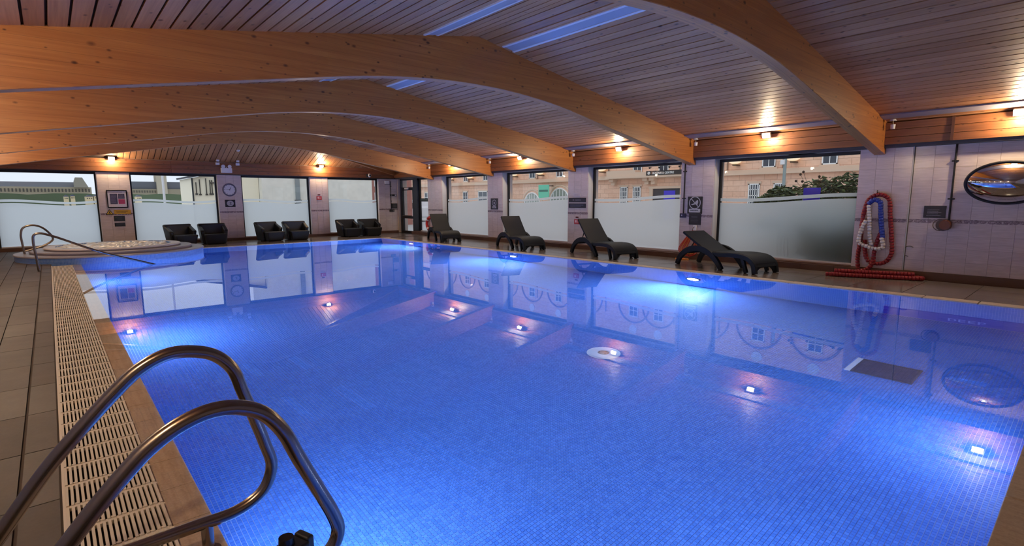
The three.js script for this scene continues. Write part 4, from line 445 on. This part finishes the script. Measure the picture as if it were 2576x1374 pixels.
{ const z0 = -23.85 / 23.2 * 34.8, z1 = -22.95 / 23.2 * 34.8, y0 = fy(1.44), y1 = fy(2.29); const t = thing('hanging_sign', 'teal hanging sign with a dark green band beside the arched windows', 'sign', [34.8, (y0 + y1) / 2, (z0 + z1) / 2], -Math.PI / 2); const w = z1 - z0, h = y1 - y0, s = new THREE.Shape(); s.moveTo(-w / 2, h / 2); s.lineTo(w / 2, h / 2); s.lineTo(w / 2, -h * 0.3); s.quadraticCurveTo(w / 2, -h / 2, w * 0.2, -h / 2); s.lineTo(-w * 0.2, -h / 2); s.quadraticCurveTo(-w / 2, -h / 2, -w / 2, -h * 0.3); const g = new THREE.ExtrudeGeometry(s, { depth: 0.08, bevelEnabled: false }); part('board', g, M(0x5fc9a4, 0.6), t); part('band', box(-w * 0.42, w * 0.42, h * 0.0, h * 0.14, 0.08, 0.1), M(0x1e6a56, 0.6), t); part('arm', box(-0.03, 0.03, h * 0.4, h * 0.48, -1.2, 0), darkSteel, t); }
{ const t = thing('lamp_post', 'grey street lamp post with a small white box in front of the sandstone building', 'lamp post', [30, -0.35, -11.88]); part('pole', cyl(0.09, 0.075, 7, 0, 3.5, 0, 16), M(0x93a09f, 0.5, 0.3), t); part('fixing_box', rbox(-0.2, -0.05, 3.55, 3.8, -0.18, 0.02, 0.02), white, t); part('base', cyl(0.16, 0.14, 0.9, 0, 0.45, 0, 16), M(0x93a09f, 0.5, 0.3), t); }
{ const t = thing('parked_van', 'white van parked across the street seen through the clear side window', 'van', [23, -0.35, -38.6]); part('body', rbox(-0.95, 0.95, 0.35, 1.75, -1.6, 1.9, 0.12, 3), white, t); part('cab', rbox(-0.9, 0.9, 0.35, 1.2, 1.6, 2.6, 0.15, 3), white, t); part('side_window', box(-0.97, -0.94, 1.05, 1.5, 0.5, 1.5), M(0x2c333c, 0.1), t); for (const z of [-1.0, 1.7]) for (const x of [-0.85, 0.85]) part('wheel', cyl(0.33, 0.33, 0.2, x, 0.33, z, 24, 'x'), black, t); }
// shrub against the glass
{ const t = thing('leafy_shrub', 'leafy evergreen shrub growing close outside the window by the lane rope', 'shrub', [0, -0.35, 0]); const leaf = new THREE.SphereGeometry(0.5, 6, 4); leaf.scale(0.075, 0.018, 0.14); const n = 9000, inst = new THREE.InstancedMesh(leaf, M(0xffffff, 0.55), n), d = new THREE.Object3D(), c = new THREE.Color();
  const blobs = [[12.9, 1.35, -4.9, 0.45], [13.1, 1.5, -4.35, 0.5], [13.1, 1.55, -3.75, 0.55], [13.0, 1.55, -3.2, 0.6], [12.8, 1.0, -4.3, 0.7], [12.7, 0.9, -3.5, 0.8], [13.2, 1.45, -5.3, 0.32], [12.75, 0.4, -3.9, 0.8], [13.2, 1.3, -5.65, 0.22], [12.0, 0.9, -4.1, 0.42], [12.0, 0.75, -3.5, 0.5], [12.05, 0.35, -3.9, 0.5], [12.0, 0.3, -3.2, 0.5], [12.1, 0.85, -5.05, 0.2], [12.0, 1.0, -3.1, 0.4]];
  for (let i = 0; i < n; i++) { const b = blobs[Math.floor(Math.pow(rnd(), 0.9) * blobs.length) % blobs.length], a = rr(0, 6.283), q = Math.acos(rr(-1, 1)), r = b[3] * Math.pow(rnd(), 0.4); d.position.set(b[0] + 0.8 * r * Math.sin(q) * Math.cos(a), b[1] + 0.35 + 0.75 * r * Math.cos(q), b[2] + r * Math.sin(q) * Math.sin(a)); d.rotation.set(rr(-0.9, 0.9), rr(0, 6.28), rr(-0.9, 0.9)); d.scale.setScalar(rr(0.6, 1.25)); d.updateMatrix(); inst.setMatrixAt(i, d.matrix); c.setRGB(...mix3([0.035, 0.07, 0.02], [0.16, 0.24, 0.07], rnd())); inst.setColorAt(i, c); }
  inst.name = 'foliage'; inst.userData.kind = 'stuff'; t.add(inst); const st = []; for (let k = 0; k < 12; k++) { const z = rr(-5.2, -3.2); st.push(tube([[12.8, 0, z * 0.9 - 0.4], [12.8 + rr(-0.2, 0.3), 0.7, z], [12.9 + rr(-0.2, 0.3), 1.6, z + rr(-0.2, 0.2)]], 0.014, 12, 6)); } part('stems', st, M(0x3c2f22, 0.9), t);
  const fl = []; for (let k = 0; k < 7; k++) { const z = -4.62 + rr(-0.28, 0.28), y = 2.05 + rr(0.05, 0.3); fl.push(tube([[13.0, 1.7, -4.5], [13.0, y, z]], 0.004, 6, 5)); const s = new THREE.SphereGeometry(0.03, 8, 6); s.translate(13, y, z); fl.push(s); } part('seed_heads', fl, M(0x4a3a2c, 0.9), t); }
{ const t = thing('blue_reflection_board', 'added bright blue board among the shrub leaves standing in for a reflection on the glass', 'panel', [12.35, 1.42, -4.3], -Math.PI / 2); part('board', rbox(-0.17, 0.17, -0.18, 0.2, -0.01, 0.01, 0.01), M(0x2f22d8, 0.5), t); part('post', cyl(0.015, 0.015, 1.6, 0, -0.98, -0.02, 10), darkSteel, t); }  // added board in place of a blue reflection seen on the window glass

/* ------------------------------------------------------------ outside: far side */
{ const zC = -30, cream = M(0xfff6de, 0.9), t = thing('cream_house', 'cream gabled house wall with dark downpipes beyond the clock windows', 'building', [0, 0, zC]);
  const s = new THREE.Shape([[5.38, -0.5], [8.46, -0.5], [8.46, 3.2], [7.2, 2.9], [5.38, 2.5]].map(p => new THREE.Vector2(...p))); const g = new THREE.ExtrudeGeometry(s, { depth: 3, bevelEnabled: false }); g.translate(0, 0, -3); part('gable_wall', g, cream, t); part('verge', [(() => { const b = new THREE.BoxGeometry(3.3, 0.09, 3.3); b.rotateZ(0.22); b.translate(6.85, 2.9, -1.4); return b; })()], M(0x55585e, 0.8), t);
  for (const [x, y0, y1] of [[5.56, 1.74, 2.3], [5.72, 1.72, 2.45], [6.0, 1.72, 2.5], [6.17, 1.74, 2.42], [6.26, 1.74, 2.42]]) { part('downpipe', cyl(0.022, 0.022, y1 - y0, x, (y0 + y1) / 2, 0.04, 8), M(0x4c4a44, 0.8), t); part('pipe_shoe', box(x - 0.05, x + 0.05, y0 - 0.05, y0 + 0.02, 0, 0.08), M(0x4c4a44, 0.8), t); } part('corner_pipe', cyl(0.035, 0.035, 3, 5.4, 1.0, 0.05, 10), M(0x2e3338, 0.7), t); part('eaves_lamp', rbox(6.2, 6.4, 2.25, 2.32, 0, 0.25, 0.02), darkSteel, t);
  const q = thing('rendered_wall', 'blank grey rendered wall with a grey downpipe beyond the far windows', 'building', [0, 0, -29.5]); const rt = texture(256, 256, 5, 5, (u, v) => { const a = noise(u * 5, v * 5, 5, 5, 210), b = noise(u * 30, v * 30, 30, 30, 211); return mix3([250, 248, 238], [228, 226, 216], 0.6 * a + 0.4 * b); }); part('wall', box(8.48, 14.7, -0.5, 4.6, -3, 0), M(0xffffff, 0.95, 0, { map: rt }), q); part('downpipe', box(10.18, 10.4, -0.5, 4.6, 0, 0.12), M(0x8d979a, 0.6), q); for (const y of [1.2, 1.38]) part('bracket', box(10.12, 10.46, y, y + 0.05, 0, 0.15), M(0x33393c, 0.7), q);
  const r = thing('brick_house', 'strip of red brick house beyond the grey rendered wall', 'building', [0, 0, -33]); part('wall', box(16.25, 19.5, -0.5, 5, -4, 0), M(0xb07a70, 0.9), r); for (const y of [1.3, 2.3]) for (const x of [16.6, 17.6, 18.6]) { part('window', box(x, x + 0.45, y, y + 0.6, 0, 0.05), white, r); } }
{ const k = 2.5, Z = -300, S = (x, y) => [x * k, 1.4 + (y - 1.4) * k], far = M(0x8f8a7c, 1), slate = M(0x62646a, 1), stoneF = M(0xa0957f, 1), t = thing('distant_station', 'long distant stone building with slate roof and a domed pavilion on the skyline', 'building', [0, 0, Z]);
  const B = (x0, x1, y0, y1, d0, d1) => { const a = S(x0, y0), b = S(x1, y1); return box(a[0], b[0], a[1], b[1], d0, d1); };
  part('wall', B(-16, 6.0, -2, 3.85, -14, 0), stoneF, t); { const a = S(-16, 3.8), b = S(4.4, 4.75), s = new THREE.Shape([[0, 0], [-7, b[1] - a[1]], [-14, 0]].map(p => new THREE.Vector2(...p))), g = new THREE.ExtrudeGeometry(s, { depth: b[0] - a[0], bevelEnabled: false }); g.rotateY(Math.PI / 2); g.translate(a[0], a[1], -14); const gg = g; part('roof', gg, slate, t); }
  const pv = []; { const a = S(3.62, 3.8), b = S(5.2, 5.5); const s = new THREE.Shape([[a[0], a[1]], [b[0] + 1.0, a[1]], [b[0] - 0.2, b[1] - 1.6], [b[0] - 0.9, b[1]], [a[0] + 0.7, b[1]], [a[0] + 0.2, b[1] - 1.6]].map(p => new THREE.Vector2(...p))); const g = new THREE.ExtrudeGeometry(s, { depth: 6, bevelEnabled: false }); g.translate(0, 0, -4); pv.push(g); } part('pavilion', pv, far, t);
  for (let i = 0; i < 30; i++) { part('window', B(-7.5 + i * 0.45, -7.3 + i * 0.45, 3.0, 3.55, 0, 0.2), M(0x55514a, 1), t); }
  const L = thing('distant_range', 'long distant slate roofed range with a square clock tower on the skyline', 'building', [0, 0, Z - 10]); part('roof', B(10.5, 22, 3.6, 5.1, -12, 0), slate, L); part('wall', B(9.5, 22, -2, 3.7, -12, 1), M(0x8f8672, 1), L); part('tower', B(16.2, 17.9, 2, 7.2, -6, 2), M(0xb0a692, 1), L); for (let i = 0; i < 10; i++) part('window', B(12 + i * 0.42, 12.2 + i * 0.42, 3.0, 3.4, 1, 1.2), M(0x5c574d, 1), L);
  const H = thing('distant_hill', 'dark wooded hillside below the skyline', 'hill', [0, 0, Z + 60]); { const s = new THREE.Shape(); s.moveTo(-60, -8); const q = 1.98; for (let i = 0; i <= 60; i++) { const x = -60 + i * 2.2; s.lineTo(x, 1.4 + (2.55 - 1.4) * q + 0.5 * noise(i * 0.6, 1, 99, 99, 220)); } s.lineTo(72, -8); const g = new THREE.ExtrudeGeometry(s, { depth: 8, bevelEnabled: false }); g.translate(0, 0, -8); part('slope', g, M(0x55634a, 1), H); }
  const cm = M(0xd9c79f, 0.9), rf = M(0x5c5f70, 0.9); [[2.1, 2.75, 0], [3.0, 3.6, 1], [5.0, 6.1, 2], [6.2, 7.0, 3], [12.4, 13.2, 4]].forEach(([a, b, i]) => { const z = -170, f = 170 / 120, h = thing('distant_house', `small distant cream house below the skyline, ${['the narrow one', 'the low one', 'the gabled one', 'the one beside the pillar', 'the one seen past the pillar'][i]}`, 'house', [0, 0, z], 0, 'small distant houses'); const y0 = 1.4 - 0.5, y1 = 1.4 + (2.2 - 1.4 + 0.08 * (i % 2)) * f; part('wall', box(a * f, b * f, y0 - 3, y1, -4, 0), cm, h); const s = new THREE.Shape([[a * f - 0.1, y1], [b * f + 0.1, y1], [(a + b) / 2 * f, y1 + 0.45]].map(p => new THREE.Vector2(...p))); const g = new THREE.ExtrudeGeometry(s, { depth: 4.2, bevelEnabled: false }); g.translate(0, 0, -4.1); part('roof', g, rf, h); for (let q = 0; q < 3; q++) part('window', box(lerp(a, b, 0.2 + q * 0.27) * f, lerp(a, b, 0.32 + q * 0.27) * f, y1 - 0.55, y1 - 0.3, 0, 0.06), M(0x4a4440, 0.8), h); });
  const P = thing('white_mast', 'white lamp mast standing beyond the window right of the framed notice', 'mast', [4.2, -0.4, -30]); part('pole', (() => { const g = cyl(0.06, 0.045, 4.5, 0, 2.25, 0, 12); return g; })(), white, P); part('base', cyl(0.1, 0.08, 0.4, 0, 0.2, 0, 12), white, P); }

scene.traverse(o => { if (o.isMesh) { o.castShadow = true; o.receiveShadow = true; } if (o.isPointLight) o.castShadow = true; });
renderer.render(scene, camera);
